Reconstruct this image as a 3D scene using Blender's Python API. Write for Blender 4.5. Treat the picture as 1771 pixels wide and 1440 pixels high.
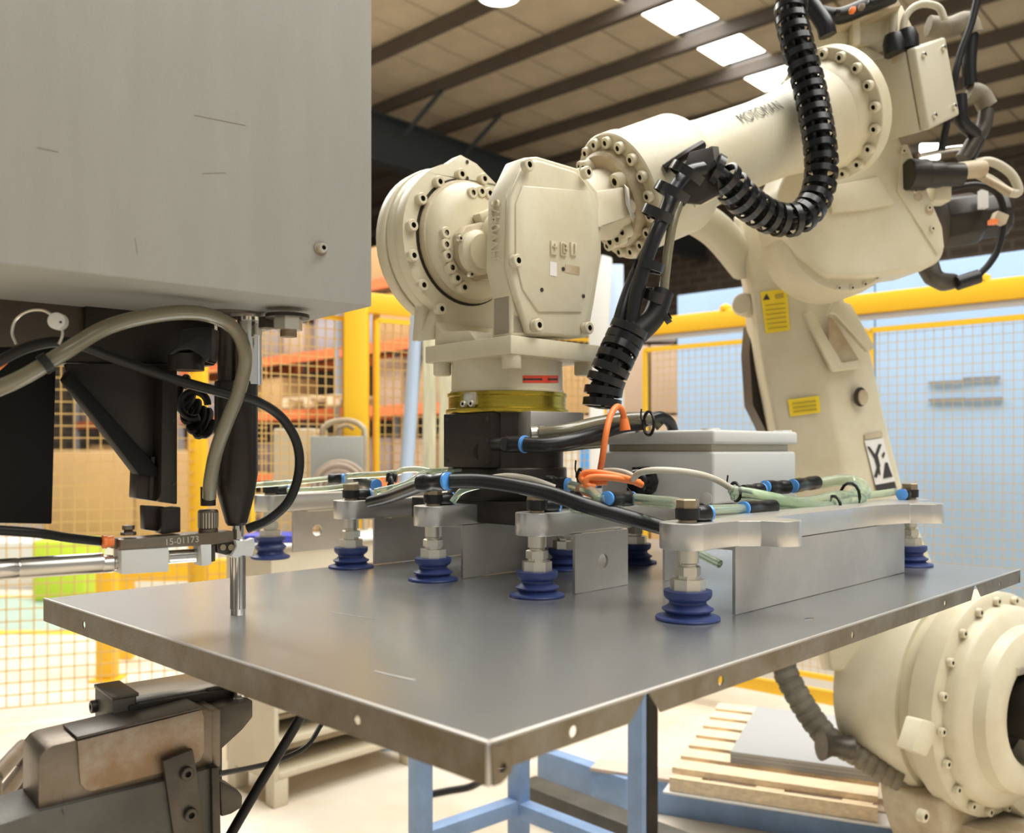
import bpy, bmesh, math, random
from mathutils import Vector as V, Matrix as Mx
from mathutils.geometry import delaunay_2d_cdt
for o in list(bpy.data.objects): bpy.data.objects.remove(o, do_unlink=True)
SC = bpy.context.scene
COL = SC.collection
random.seed(7)
# ---------------------------------------------------------------- camera, world, light, exposure
F, PX, PY, H = 1560.0, 885.5, 777.0, 1.3
cam_d = bpy.data.cameras.new('camera'); cam = bpy.data.objects.new('camera', cam_d); COL.objects.link(cam)
cam.location = (0, 0, H); cam.rotation_euler = (math.pi/2, 0, 0)
cam_d.sensor_width = 36; cam_d.sensor_fit = 'HORIZONTAL'; cam_d.lens = F/1771*36
cam_d.shift_y = 57/1771; cam_d.clip_start = 0.02; cam_d.clip_end = 200
cam_d.dof.use_dof = True; cam_d.dof.focus_distance = 1.45; cam_d.dof.aperture_fstop = 4.2
SC.camera = cam
w = bpy.data.worlds.new('world'); SC.world = w; w.use_nodes = True
w.node_tree.nodes['Background'].inputs[0].default_value = (0.97, 0.97, 0.925, 1)
w.node_tree.nodes['Background'].inputs[1].default_value = 0.55
def area(name, loc, size, energy, col=(1, .98, .92), rot=(0, 0, 0)):
    d = bpy.data.lights.new(name, 'AREA'); d.shape = 'RECTANGLE'; d.size, d.size_y = size; d.energy = energy; d.color = col
    o = bpy.data.objects.new(name, d); COL.objects.link(o); o.location = loc; o.rotation_euler = rot
    return o
RZ = math.radians(42.4)      # hall grid
area('rooflight_area', (1.5, 3.2, 7.0), (5, 9), 1450, rot=(0, 0, RZ))
area('rooflight_area', (-5.5, 9.5, 7.0), (4, 8), 1300, rot=(0, 0, RZ))
area('rooflight_area', (3.6, -3.5, 7.0), (6, 6), 560, rot=(0, 0, RZ))
SC.view_settings.view_transform = 'Standard'; SC.view_settings.look = 'None'
SC.view_settings.exposure = -0.36; SC.view_settings.gamma = 1.0; SC.view_settings.use_curve_mapping = False
# ---------------------------------------------------------------- helpers
def at(px, py, Y): return V(((px-PX)/F*Y, Y, H-(py-PY)/F*Y))
def atz(px, py, z):
    Y = (H-z)*F/(py-PY); return at(px, py, Y)
def onp(px, py, P0, n):
    d = V(((px-PX)/F, 1, -(py-PY)/F)); o = V((0, 0, H)); return o+d*((P0-o).dot(n)/d.dot(n))
OFF = {}
def thing(name, label, cat, loc=(0, 0, 0), group=None, kind=None):
    o = bpy.data.objects.new(name, None); COL.objects.link(o); o.location = loc; o.empty_display_size = .05
    OFF[o.name] = V(loc)
    if label: o['label'] = label
    if cat: o['category'] = cat
    if group: o['group'] = group
    if kind: o['kind'] = kind
    return o
def tag(o, label=None, cat=None, group=None, kind=None):
    for k, v_ in (('label', label), ('category', cat), ('group', group), ('kind', kind)):
        if v_: o[k] = v_
    return o
def catmull(pts, n=6):
    P = [V(p) for p in pts]
    if len(P) < 3: return P
    out = []
    Q = [P[0]*2-P[1]]+P+[P[-1]*2-P[-2]]
    for i in range(1, len(Q)-2):
        a, b, c, d = Q[i-1:i+3]
        for k in range(n):
            t = k/n
            out.append(.5*((2*b)+(c-a)*t+(2*a-5*b+4*c-d)*t*t+(3*b-a-3*c+d)*t**3))
    out.append(P[-1]); return out
def frame(ax):
    ax = V(ax).normalized(); r = V((0, 0, 1)) if abs(ax.z) < .95 else V((1, 0, 0))
    x = r.cross(ax).normalized(); return x, ax.cross(x), ax
class MB:
    def __init__(s): s.bm = bmesh.new()
    def faces(s, vs, fs):
        b = [s.bm.verts.new(v) for v in vs]
        for f in fs:
            try: s.bm.faces.new([b[i] for i in f])
            except ValueError: pass
        return s
    def hexa(s, p): return s.faces(p, [(0, 3, 2, 1), (4, 5, 6, 7), (0, 1, 5, 4), (1, 2, 6, 5), (2, 3, 7, 6), (3, 0, 4, 7)])
    def box(s, c, sz, ex=(1, 0, 0), ey=None, ez=(0, 0, 1)):
        ex, ez = V(ex).normalized(), V(ez).normalized(); ey = V(ey).normalized() if ey is not None else ez.cross(ex)
        c = V(c); X, Y, Z = ex*sz[0]/2, ey*sz[1]/2, ez*sz[2]/2
        return s.hexa([c-X-Y-Z, c+X-Y-Z, c+X+Y-Z, c-X+Y-Z, c-X-Y+Z, c+X-Y+Z, c+X+Y+Z, c-X+Y+Z])
    def prism(s, pts, vec):
        n = len(pts); vec = V(vec); vs = [V(p) for p in pts]+[V(p)+vec for p in pts]
        return s.faces(vs, [tuple(range(n))[::-1], tuple(range(n, 2*n))]+[(i, (i+1) % n, n+(i+1) % n, n+i) for i in range(n)])
    def loft(s, rings, caps=True):
        n = len(rings[0]); vs = [V(p) for r in rings for p in r]; fs = []
        for k in range(len(rings)-1):
            fs += [(k*n+i, k*n+(i+1) % n, (k+1)*n+(i+1) % n, (k+1)*n+i) for i in range(n)]
        if caps: fs += [tuple(range(n))[::-1], tuple(range((len(rings)-1)*n, len(rings)*n))]
        return s.faces(vs, fs)
    def lathe(s, o, ax, prof, seg=32, ring=False, hexa=False):
        x, y, z = frame(ax); o = V(o); rings = []
        for r, h in prof:
            rings.append([o+z*h+(x*math.cos(2*math.pi*i/seg)+y*math.sin(2*math.pi*i/seg))*max(r, 1e-5) for i in range(seg)])
        if ring: rings.append(rings[0])
        return s.loft(rings, caps=not ring)
    def tube(s, pts, r, seg=10, n=6, smooth=True, radii=None, caps=True):
        P = catmull(pts, n) if smooth else [V(p) for p in pts]
        if radii and smooth:
            rr = []
            for i in range(len(radii)-1): rr += [radii[i]+(radii[i+1]-radii[i])*k/n for k in range(n)]
            rr.append(radii[-1]); radii = rr
        T = [(P[min(i+1, len(P)-1)]-P[max(i-1, 0)]).normalized() for i in range(len(P))]
        x, y, z = frame(T[0]); rings = []
        for i, p in enumerate(P):
            x = (x-T[i]*x.dot(T[i])).normalized(); y = T[i].cross(x); R = radii[i] if radii else r
            rings.append([p+(x*math.cos(2*math.pi*k/seg)+y*math.sin(2*math.pi*k/seg))*R for k in range(seg)])
        return s.loft(rings, caps)
    def holed(s, out, holes, O, ex, ey, vec):
        vs = [V(p) for p in out]; ed = [(i, (i+1) % len(out)) for i in range(len(out))]
        for h in holes:
            b = len(vs); vs += [V(p) for p in h]; ed += [(b+i, b+(i+1) % len(h)) for i in range(len(h))]
        R = delaunay_2d_cdt(vs, ed, [], 0, 1e-6); v2 = R[0]
        def inside(p, poly):
            c = False; n_ = len(poly)
            for i in range(n_):
                (x1, y1), (x2, y2) = poly[i][:2], poly[(i+1) % n_][:2]
                if (y1 > p[1]) != (y2 > p[1]) and p[0] < (x2-x1)*(p[1]-y1)/(y2-y1)+x1: c = not c
            return c
        f2 = []
        for f in R[2]:
            g = (sum(v2[i][0] for i in f)/len(f), sum(v2[i][1] for i in f)/len(f))
            if inside(g, out) and not any(inside(g, h) for h in holes): f2.append(f)
        O, ex, ey, vec = V(O), V(ex), V(ey), V(vec)
        P = [O+ex*p[0]+ey*p[1] for p in v2]; n = len(P)
        cnt = {}
        for f in f2:
            for i in range(len(f)):
                a, b = f[i], f[(i+1) % len(f)]; cnt[(a, b)] = 1
        fs = [tuple(f) for f in f2]+[tuple(n+i for i in f)[::-1] for f in f2]
        for (a, b) in cnt:
            if (b, a) not in cnt: fs.append((b, a, n+a, n+b))
        return s.faces(P+[p+vec for p in P], fs)
    def mesh(s, name, off=(0, 0, 0), bevel=0, seg=2, angle=40, sharp=True):
        bm = s.bm; bmesh.ops.recalc_face_normals(bm, faces=bm.faces)
        if bevel:
            bmesh.ops.remove_doubles(bm, verts=bm.verts, dist=1e-6)
            ed = [e for e in bm.edges if len(e.link_faces) == 2 and e.calc_face_angle(0) > math.radians(30)]
            bmesh.ops.bevel(bm, geom=ed, offset=bevel, segments=seg, affect='EDGES', clamp_overlap=True, profile=.5)
        bmesh.ops.translate(bm, verts=bm.verts, vec=-V(off))
        me = bpy.data.meshes.new(name); bm.to_mesh(me); bm.free()
        for p in me.polygons: p.use_smooth = True
        me.set_sharp_from_angle(angle=math.radians(angle))
        return me
    def build(s, name, mat, parent=None, bevel=0, seg=2, angle=40, loc=None, **kw):
        off = OFF[parent.name] if parent is not None else V(loc if loc is not None else base_of(s.bm))
        me = s.mesh(name, off, bevel, seg, angle)
        for m in (mat if isinstance(mat, (list, tuple)) else [mat]): me.materials.append(m)
        o = bpy.data.objects.new(name, me); COL.objects.link(o)
        if parent is not None: o.parent = parent
        else: o.location = off
        OFF[o.name] = V(off)
        return tag(o, **kw)
def base_of(bm):
    xs = [v.co for v in bm.verts]; a = [sum(c[i] for c in xs)/len(xs) for i in (0, 1)]
    return V((a[0], a[1], min(c.z for c in xs)))
def inst(name, me, parent, mw, **kw):
    o = bpy.data.objects.new(name, me); COL.objects.link(o)
    if parent is not None:
        o.parent = parent; o.matrix_basis = Mx.Translation(-OFF[parent.name]) @ mw
    else: o.matrix_basis = mw
    OFF[o.name] = V((0, 0, 0)) if parent is None else OFF[parent.name]
    return tag(o, **kw)
def mat_to(P, ax, x=None, sc=1.0):
    X, Y, Z = frame(ax)
    if x is not None: X = (V(x)-Z*V(x).dot(Z)).normalized(); Y = Z.cross(X)
    m = Mx((X, Y, Z)).transposed().to_4x4(); m = m @ Mx.Scale(sc, 4); m.translation = V(P); return m
def text_geo(body, size, depth=.0):
    c = bpy.data.curves.new('t', 'FONT'); c.body = body; c.size = size; c.align_x = 'CENTER'; c.align_y = 'CENTER'; c.extrude = depth
    o = bpy.data.objects.new('t', c); COL.objects.link(o); dg = bpy.context.evaluated_depsgraph_get()
    me = o.evaluated_get(dg).to_mesh(); vs = [v.co.copy() for v in me.vertices]; fs = [tuple(p.vertices) for p in me.polygons]
    bpy.data.objects.remove(o, do_unlink=True); return vs, fs
# ---------------------------------------------------------------- materials
def mat(name, col, rough=.5, metal=0., noise=0., scale=8., col2=None, bump=0., bscale=60., trans=0., emit=0, stretch=None, coat=0., spec=None, alpha=1., ior=None):
    m = bpy.data.materials.new(name); m.use_nodes = True; nt = m.node_tree; N = nt.nodes; L = nt.links
    b = N['Principled BSDF']; b.inputs['Base Color'].default_value = (*col, 1); b.inputs['Roughness'].default_value = rough
    b.inputs['Metallic'].default_value = metal; b.inputs['Transmission Weight'].default_value = trans
    b.inputs['Coat Weight'].default_value = coat; b.inputs['Alpha'].default_value = alpha
    if ior: b.inputs['IOR'].default_value = ior
    if spec is not None: b.inputs['Specular IOR Level'].default_value = spec
    if emit: b.inputs['Emission Color'].default_value = (*col, 1); b.inputs['Emission Strength'].default_value = emit
    if noise or bump:
        tc = N.new('ShaderNodeTexCoord'); mp = N.new('ShaderNodeMapping'); L.new(tc.outputs['Object'], mp.inputs[0])
        if stretch: mp.inputs['Scale'].default_value = stretch
    if noise:
        n = N.new('ShaderNodeTexNoise'); n.inputs['Scale'].default_value = scale; n.inputs['Detail'].default_value = 6; n.inputs['Roughness'].default_value = .65
        L.new(mp.outputs[0], n.inputs['Vector'])
        r = N.new('ShaderNodeValToRGB'); c2 = col2 or tuple(c*(1-noise) for c in col)
        r.color_ramp.elements[0].position = .38; r.color_ramp.elements[1].position = .38+.3
        r.color_ramp.elements[0].color = (*[a+(b_-a)*1.0 for a, b_ in zip(col, c2)], 1); r.color_ramp.elements[1].color = (*col, 1)
        L.new(n.outputs['Fac'], r.inputs[0]); L.new(r.outputs[0], b.inputs['Base Color'])
        q = N.new('ShaderNodeMath'); q.operation = 'MULTIPLY_ADD'; q.inputs[1].default_value = .25*noise+.05; q.inputs[2].default_value = max(0, rough-.05)
        L.new(n.outputs['Fac'], q.inputs[0]); L.new(q.outputs[0], b.inputs['Roughness'])
    if bump:
        n2 = N.new('ShaderNodeTexNoise'); n2.inputs['Scale'].default_value = bscale; n2.inputs['Detail'].default_value = 4
        L.new(mp.outputs[0], n2.inputs['Vector']); bb = N.new('ShaderNodeBump'); bb.inputs['Strength'].default_value = bump; bb.inputs['Distance'].default_value = .002
        L.new(n2.outputs['Fac'], bb.inputs['Height']); L.new(bb.outputs[0], b.inputs['Normal'])
    return m
M = {}
M['cream'] = mat('cream_robot_paint', (.67, .625, .475), .40, noise=.3, scale=5, col2=(.59, .525, .375), bump=.15, bscale=90)
M['cream_dirty'] = mat('cream_paint_stained', (.57, .51, .375), .45, noise=.5, scale=9, col2=(.40, .30, .185), bump=.15, bscale=90)
M['grey_case'] = mat('grey_machine_paint', (.345, .338, .308), .5, noise=.08, scale=3, stretch=(6, 6, 1), bump=.3, bscale=260)
M['grey_light'] = mat('warm_grey_box_paint', (.50, .46, .35), .4, noise=.06, scale=3)
M['alu'] = mat('machined_aluminium', (.66, .64, .605), .34, .85, noise=.04, scale=40)
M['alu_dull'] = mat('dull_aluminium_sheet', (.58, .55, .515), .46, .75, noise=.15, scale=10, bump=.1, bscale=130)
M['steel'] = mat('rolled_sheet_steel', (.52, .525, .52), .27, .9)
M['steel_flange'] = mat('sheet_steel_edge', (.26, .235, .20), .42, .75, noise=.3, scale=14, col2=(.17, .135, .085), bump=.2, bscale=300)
M['chrome'] = mat('polished_steel', (.72, .70, .66), .16, 1.0)
M['nickel'] = mat('nickel_plated_brass', (.70, .66, .56), .28, .8)
M['bronze'] = mat('dull_brass_nut', (.42, .33, .22), .35, .8, noise=.2, scale=40)
M['dark_steel'] = mat('dark_oiled_steel', (.12, .105, .088), .38, .7, noise=.4, scale=12, bump=.2, bscale=120)
M['mid_steel'] = mat('worn_grey_steel', (.24, .21, .175), .4, .7, noise=.4, scale=9, col2=(.17, .13, .09), bump=.25, bscale=120)
M['rusty'] = mat('rust_stained_plate', (.38, .34, .29), .42, .6, noise=.5, scale=16, col2=(.25, .165, .10), bump=.25, bscale=130)
M['cast'] = mat('grey_green_cast_iron', (.135, .128, .11), .5, .4, noise=.3, scale=10, bump=.4, bscale=100)
M['black'] = mat('black_anodised_metal', (.022, .019, .016), .36, .2, noise=.2, scale=10, col2=(.03, .025, .02), spec=.35)
M['black_matt'] = mat('matt_black_plate', (.007, .007, .007), .6, spec=.2)
M['changer'] = mat('dark_bronze_anodised', (.055, .046, .038), .36, .6, noise=.3, scale=14, bump=.1)
M['plastic'] = mat('black_plastic', (.013, .013, .014), .3, spec=.4)
M['rubber'] = mat('black_rubber', (.010, .0095, .009), .42, spec=.35)
M['conduit'] = mat('black_corrugated_plastic', (.012, .012, .013), .24, spec=.45)
M['sleeve'] = mat('dusty_grey_fabric_sleeve', (.20, .18, .14), .8, noise=.4, scale=14, bump=.5, bscale=200)
M['bright'] = mat('ground_bright_plate', (.88, .87, .86), .38, .9)
M['blue_cup'] = mat('blue_rubber', (.032, .052, .185), .45, noise=.2, scale=30)
M['blue_ring'] = mat('light_blue_plastic', (.10, .34, .80), .35)
M['tube'] = mat('pale_green_translucent_tube', (.72, .84, .66), .12, trans=.75, ior=1.35)
M['hose'] = mat('smoky_clear_hose', (.25, .225, .145), .2, trans=.3, coat=.5)
M['cyl'] = mat('brushed_stainless', (.62, .59, .54), .3, .95)
M['white_box'] = mat('light_grey_enclosure_plastic', (.64, .64, .615), .42)
M['white_cable'] = mat('beige_cable_sheath', (.62, .57, .47), .45)
M['orange'] = mat('orange_cable_sheath', (.95, .24, .055), .42)
M['gold'] = mat('yellow_anodised_ring', (.50, .38, .045), .26, .8, noise=.25, scale=10, stretch=(1, 1, 10))
M['yellow'] = mat('yellow_guard_paint', (.93, .56, .025), .45)
M['yellow_lbl'] = mat('yellow_label', (.88, .66, .03), .45)
M['red_lbl'] = mat('red_label', (.72, .07, .03), .45)
M['ink'] = mat('black_ink', (.03, .028, .025), .6)
M['ink_grey'] = mat('grey_lettering', (.09, .08, .07), .6)
M['white_lbl'] = mat('white_label', (.75, .74, .72), .5)
M['wire'] = mat('yellow_wire', (.62, .40, .13), .5)
M['wire_l'] = mat('yellow_wire_pale', (.66, .44, .16), .5)
M['blue_panel'] = mat('pale_blue_panel', (.40, .58, .84), .6, noise=.06, scale=2)
M['blue_steel'] = mat('blue_painted_steel', (.28, .42, .68), .5, noise=.2, scale=9)
M['pale_blue'] = mat('pale_blue_tube', (.50, .62, .80), .4)
M['wood'] = mat('pine_board', (.93, .74, .50), .65, noise=.25, scale=6, stretch=(2, 14, 14))
M['wood_pale'] = mat('pale_timber', (.70, .66, .46), .65, noise=.3, scale=4, stretch=(9, 9, 1))
M['dusty'] = mat('dusty_brown_conduit', (.27, .23, .16), .6, noise=.4, scale=20)
M['card'] = mat('brown_cardboard', (.60, .37, .17), .8, noise=.1, scale=2)
M['card2'] = mat('pinkish_tan_cardboard', (.55, .40, .29), .8, noise=.1, scale=2)
M['rack'] = mat('orange_rack_paint', (.80, .20, .07), .5)
M['rack_up'] = mat('grey_rack_upright', (.30, .30, .31), .5)
M['lime'] = mat('lime_plastic', (.62, .78, .05), .5)
M['bright_blue'] = mat('bright_blue_plastic', (.07, .36, .85), .5)
M['bag_blue'] = mat('violet_blue_plastic', (.05, .06, .45), .4)
M['floor'] = mat('pale_concrete', (.80, .735, .63), .5, noise=.2, scale=1.3, col2=(.66, .56, .43), bump=.1, bscale=20)
M['floor_green'] = mat('grey_green_floor_paint', (.38, .50, .42), .6, noise=.15, scale=3)
M['roof'] = mat('roof_liner_panel', (.74, .64, .47), .75, noise=.15, scale=1.5)
M['purlin'] = mat('brown_grey_purlin', (.13, .105, .085), .6, noise=.2, scale=3)
M['girder'] = mat('dark_blue_grey_girder', (.045, .055, .065), .6)
M['sky'] = mat('rooflight_glow', (1, .98, .94), .5, emit=9)
M['win'] = mat('window_glow', (1, .98, .94), .5, emit=3.5)
M['lamp'] = mat('lamp_glow', (1, .97, .88), .5, emit=12)
M['cab'] = mat('cream_cabinet_paint', (.68, .60, .45), .5, noise=.12, scale=3)
M['dark'] = mat('deep_brown_opening', (.03, .022, .016), .7)
M['sheet_grey'] = mat('grey_coated_sheet', (.40, .40, .40), .45)
M['pink_floor'] = mat('pinkish_plinth_top', (.66, .53, .44), .6, noise=.12, scale=5)
# brick wall
bw = bpy.data.materials.new('dim_brown_brickwork'); bw.use_nodes = True; nt = bw.node_tree
br = nt.nodes.new('ShaderNodeTexBrick'); tc = nt.nodes.new('ShaderNodeTexCoord'); mp = nt.nodes.new('ShaderNodeMapping')
mp.inputs['Rotation'].default_value = (math.pi/2, 0, 0)
nt.links.new(tc.outputs['Object'], mp.inputs[0]); nt.links.new(mp.outputs[0], br.inputs['Vector'])
br.inputs['Color1'].default_value = (.15, .115, .085, 1); br.inputs['Color2'].default_value = (.11, .085, .065, 1); br.inputs['Mortar'].default_value = (.21, .175, .14, 1)
br.inputs['Scale'].default_value = 1; br.inputs['Brick Width'].default_value = .44; br.inputs['Row Height'].default_value = .2; br.inputs['Mortar Size'].default_value = .02
nt.links.new(br.outputs['Color'], nt.nodes['Principled BSDF'].inputs['Base Color']); nt.nodes['Principled BSDF'].inputs['Roughness'].default_value = .8
M['brick'] = bw
# shared bolt meshes: local +z = out of the surface
def bolt_mesh(name, m, R=.011, h=.012, seg=16):
    b = MB(); b.lathe((0, 0, 0), (0, 0, 1), [(R, 0), (R, h*.85), (R*.88, h), (R*.46, h), (R*.44, h*.35), (0, h*.35)], seg)
    me = b.mesh(name, angle=35); me.materials.append(m); me.materials.append(M['dark'])
    for p in me.polygons:
        c = p.center
        if (c.x**2+c.y**2)**.5 < R*.47 and c.z > h*.2: p.material_index = 1  # socket faces coloured dark to deepen the shade in the recess
    return me
BOLT = bolt_mesh('bolt', M['cream'], .0122, .013); BOLT_BIG = bolt_mesh('bolt', M['cream'], .017, .02); BOLT_S = bolt_mesh('bolt', M['cream'], .007, .006)
BOLT_ST = bolt_mesh('bolt', M['nickel'], .0065, .008); BOLT_DK = bolt_mesh('bolt', M['dark_steel'], .009, .008)
# ================================================================ SETTING
MB().box((2, 8, -.05), (50, 50, .1)).build('floor', M['floor'], loc=(2, 8, 0), kind='structure')
# painted walkway far left
fa, fb = V((.717, -.697, 0)), V((.697, .717, 0))
b = MB(); b.prism([(-9, 7.9, .001), (-9, 6.5, .001), (-1.6, 6.5, .001), (-1.6, 7.9, .001)], (0, 0, .002)); b.build('trim_1', M['floor_green'], kind='structure')
for i, y in enumerate((6.4, 7.95)):
    MB().box((-5.3, y, .003), (7.4, .12, .004)).build('trim_%d' % (i+2), M['yellow'], kind='structure')
# ceiling: grid directions d1 (along purlins) and d2 (across)
D1, D2 = V((-.738, .675, 0)), V((.675, .738, 0)); ZC = 7.3
def GC(a, w_, z): return D1*a+D2*w_+V((0, 0, z))
ceil = thing('ceiling', None, None, (0, 0, ZC), kind='structure')
b = MB(); b.box(GC(4, 5, ZC+.12), (40, 32, .06), ex=D1); b.build('roof_deck', M['purlin'], ceil)
pan = MB().box((0, 0, 0), (.672, 1.39, .03)).mesh('roof_panel'); pan.materials.append(M['roof'])
ws = [8.59-1.41, 8.59, 10.0, 11.41, 12.82, 14.23, 15.64, 17.05, 18.46]
RotC = Mx((D1, D2*-1, V((0, 0, -1)))).transposed().to_4x4()
for j, w0 in enumerate(ws):
    for i in range(22):
        a = .1+.7*i+.35-1.4
        c = GC(a, w0+.705, ZC+.04)
        if abs(a-6.65) < .5 and w0 > 8: continue       # rooflight strip
        px = PX+F*c.x/c.y
        if px < 520 or px > 1900 or c.y < 6: continue
        inst('roof_panel', pan, ceil, Mx.Translation(c+V((0, 0, random.uniform(-.012, .012)))) @ RotC)
for k, w0 in enumerate(range(-1, 16)):
    ww = 8.59+1.41*(k-5)
    b = MB(); b.box(GC(4, ww, ZC-.09), (36, .05, .18), ex=D1); b.box(GC(4, ww+.03, ZC-.175), (36, .09, .012), ex=D1)
    b.build('purlin', M['purlin'], ceil)
for (a, w0) in ((11.75, 5), (-5, 5)):
    b = MB(); b.box(GC(a, w0, ZC-.85), (.02, 34, .75), ex=D1); b.box(GC(a, w0, ZC-.47), (.3, 34, .03), ex=D1); b.box(GC(a, w0, ZC-1.23), (.3, 34, .03), ex=D1)
    b.build('rafter', M['girder'], ceil)
for w0 in (9.3, 10.7, 13.5):
    MB().tube([GC(11.6, w0+.7, ZC-.7), GC(10.7, w0+.7, ZC-.2)], .04, 6, smooth=False).build('brace', M['girder'], ceil)
win = thing('window_1', None, None, GC(6.65, 12, ZC), kind='structure')
rl = MB().box((0, 0, 0), (.96, 1.12, .02)).mesh('rooflight_pane'); rl.materials.append(M['sky'])
for j in range(8): inst('rooflight_pane', rl, win, Mx.Translation(GC(6.68, ws[0]+1.41*j+.705+.02, ZC+.05)) @ RotC)
MB().box(GC(22, 5, 3.6), (.2, 34, 7.4), ex=D1).build('wall_left', M['brick'], kind='structure')
wb = MB(); wb.box(GC(4, 20.2, 3.6), (40, .2, 7.4), ex=D1); 
o = wb.build('wall_back', M['brick'], kind='structure')
# left wall window seen beside the press head; hidden panes added to brighten sheet
w2 = thing('window_2_extended', None, None, GC(21.8, 12, 7), kind='structure'); q0 = at(672, 372, 22); wq = D2.dot(q0); aq = 21.7
for k in range(9): MB().box(GC(aq, wq-.75-1.5*k, q0.z), (1.42, .06, .66), ex=D2).build('strip_or_added_pane', M['win'], w2)
for k in range(10): MB().box(GC(aq, wq-1.5*k, q0.z), (.08, .08, .74), ex=D2).build('strip_or_added_mullion', M['girder'], w2)
b = MB(); b.box(at(1608, 262, 14), (.28, .05, .22)); b.build('window_3', M['sky'], kind='structure')
# high-bay lamp
lp = thing('high_bay_lamp', 'round white high bay lamp hanging below the brown roof panels', 'lamp', at(863, -10, 10.0))
c = at(863, -8, 10.0)
MB().lathe(c, (0, 0, 1), [(.23, 0), (.26, .0), (.2, .16), (.09, .24), (.05, .4), (0, .4)], 24).build('reflector', M['cream'], lp)
MB().lathe(c-V((0, 0, .012)), (0, 0, 1), [(0, 0), (.225, 0), (.225, .01), (0, .01)], 24).build('lens', M['lamp'], lp)
MB().tube([c+V((0, 0, .4)), V((c.x, c.y, ZC-.1))], .012, 6, smooth=False).build('drop_rod', M['girder'], lp)
# ---------------------------------------------------------------- fences
def fence(root, A, B, z0, z1, pitch, m, t=.0032, frame_m=None, fr=.03):
    A, B = V(A), V(B); d = (B-A); L_ = d.length; d.normalize(); n = V((0, 0, 1)).cross(d)
    b = MB(); k = 0
    while k*pitch < L_:
        p = A+d*(k*pitch); b.box((p.x, p.y, (z0+z1)/2), (t, t, z1-z0), ex=d); k += 1
    z = z0
    while z < z1:
        p = (A+B)/2; b.box((p.x, p.y, z)+n*0 if False else V((p.x, p.y, z))+n*t, (L_, t, t), ex=d); z += pitch
    b.build('wire_mesh', m, root, kind='stuff')
    if frame_m:
        for z in (z0, z1): MB().box(V(((A.x+B.x)/2, (A.y+B.y)/2, z)), (L_, fr, fr), ex=d).build('mesh_frame_rail', frame_m, root)
        for P in (A, B): MB().box(V((P.x, P.y, (z0+z1)/2)), (fr, fr, z1-z0), ex=d).build('mesh_frame_upright', frame_m, root)
FR = V((.632, 4.94, 0)); FD = V((.744, -.668, 0))
f1 = thing('safety_fence', 'yellow guard fence with fine wire mesh in front of the pale blue panels', 'fence', FR)
MB().box(FR+FD*2.2+V((0, 0, 1.955)), (4.6, .05, .09), ex=FD).build('top_rail', M['yellow'], f1, bevel=.006)
MB().box(FR+FD*2.2+V((0, 0, 1.895)), (4.6, .03, .022), ex=FD).build('cable_tray', mat('lilac_grey_trunking', (.5, .5, .55), .5), f1)
MB().box(FR+V((0, 0, .15))+FD*2.2, (4.6, .04, .06), ex=FD).build('bottom_rail', M['yellow'], f1)
for k in (-.09, 4.0):
    p = FR+FD*k; MB().box(V((p.x, p.y, 1.0)), (.085, .085, 2.0), ex=FD).build('fence_post', M['yellow'], f1, bevel=.006)
def px_on(px, A, d):
    # point on the line A+kd seen in column px
    q = (px-PX)/F; k = (q*A.y-A.x)/(d.x-q*d.y); return A+d*k
segs = [(1116, 1500), (1506, 1900)]
for (a, c) in segs:
    P, Q = px_on(a, FR-V((.03, .03, 0)), FD), px_on(c, FR-V((.03, .03, 0)), FD)
    fence(f1, P, Q, .25, 1.83, .038, M['wire'], .0021, M['yellow'], .022)
b = MB()
for px in (1255, 1700):
    p = px_on(px, FR, FD); b.lathe(V((p.x, p.y, 2.0)), (0, 0, 1), [(.03, 0), (.03, .02), (0, .035)], 10)
b.build('rail_cap', M['yellow'], f1)
LD = V((-.82, -.576, 0))
f2 = thing('safety_fence', 'yellow guard fence with a thick yellow post left of the robot wrist, racking behind it', 'fence', FR)
P0 = px_on(640, FR, LD); P1 = px_on(617, FR, LD); P2 = px_on(436, FR, LD)
MB().box((FR+P2)/2+V((0, 0, 1.955)), ((FR-P2).length, .05, .09), ex=LD).build('top_rail', M['yellow'], f2, bevel=.006)
MB().box(V((P1.x, P1.y, 1.0)), (.10, .10, 2.0), ex=(1, 0, 0)).build('fence_post', M['yellow'], f2, bevel=.006)
b = MB(); b.box(V((P0.x+.02, P0.y+.05, 1.0)), (.03, .03, 1.9)); b.build('mesh_frame_upright', M['card2'], f2)
fence(f2, P0+V((.03, 0, 0)), FR+LD*.05, .15, 1.88, .042, M['wire_l'], .0045, M['yellow'], .02)
fence(f2, P2, P1-V((.05, 0, 0)), .15, 1.88, .042, M['wire_l'], .0045, M['yellow'], .02)
f3 = thing('safety_fence', 'yellow wire mesh fence with wide square cells at the far left', 'fence', (-1.6, 4.6, 0))
Pa, Pb = V((-3.2, 3.95, 0)), V((-1.6, 4.55, 0))
fence(f3, Pa, Pb, .08, 2.0, .058, M['wire_l'], .0055, None)
MB().box(V((-1.6, 4.6, 1.0)), (.082, .082, 2.0)).build('fence_post', M['yellow'], f3, bevel=.006)
fence(f3, V((-1.56, 4.62, 0)), V((-1.28, 4.72, 0)), .08, 2.0, .058, M['wire_l'], .0055, None)
bp = at(186, 1172, 5.1); 
b = MB(); b.box(V((bp.x, bp.y, .34)), (.095, .095, .68)); b.box(V((bp.x, bp.y, .005)), (.16, .16, .012)); tag(b.build('bollard', M['yellow'], bevel=.008, loc=(bp.x, bp.y, 0)), 'short yellow floor post standing behind the wide-celled mesh at the left', 'post')
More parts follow.
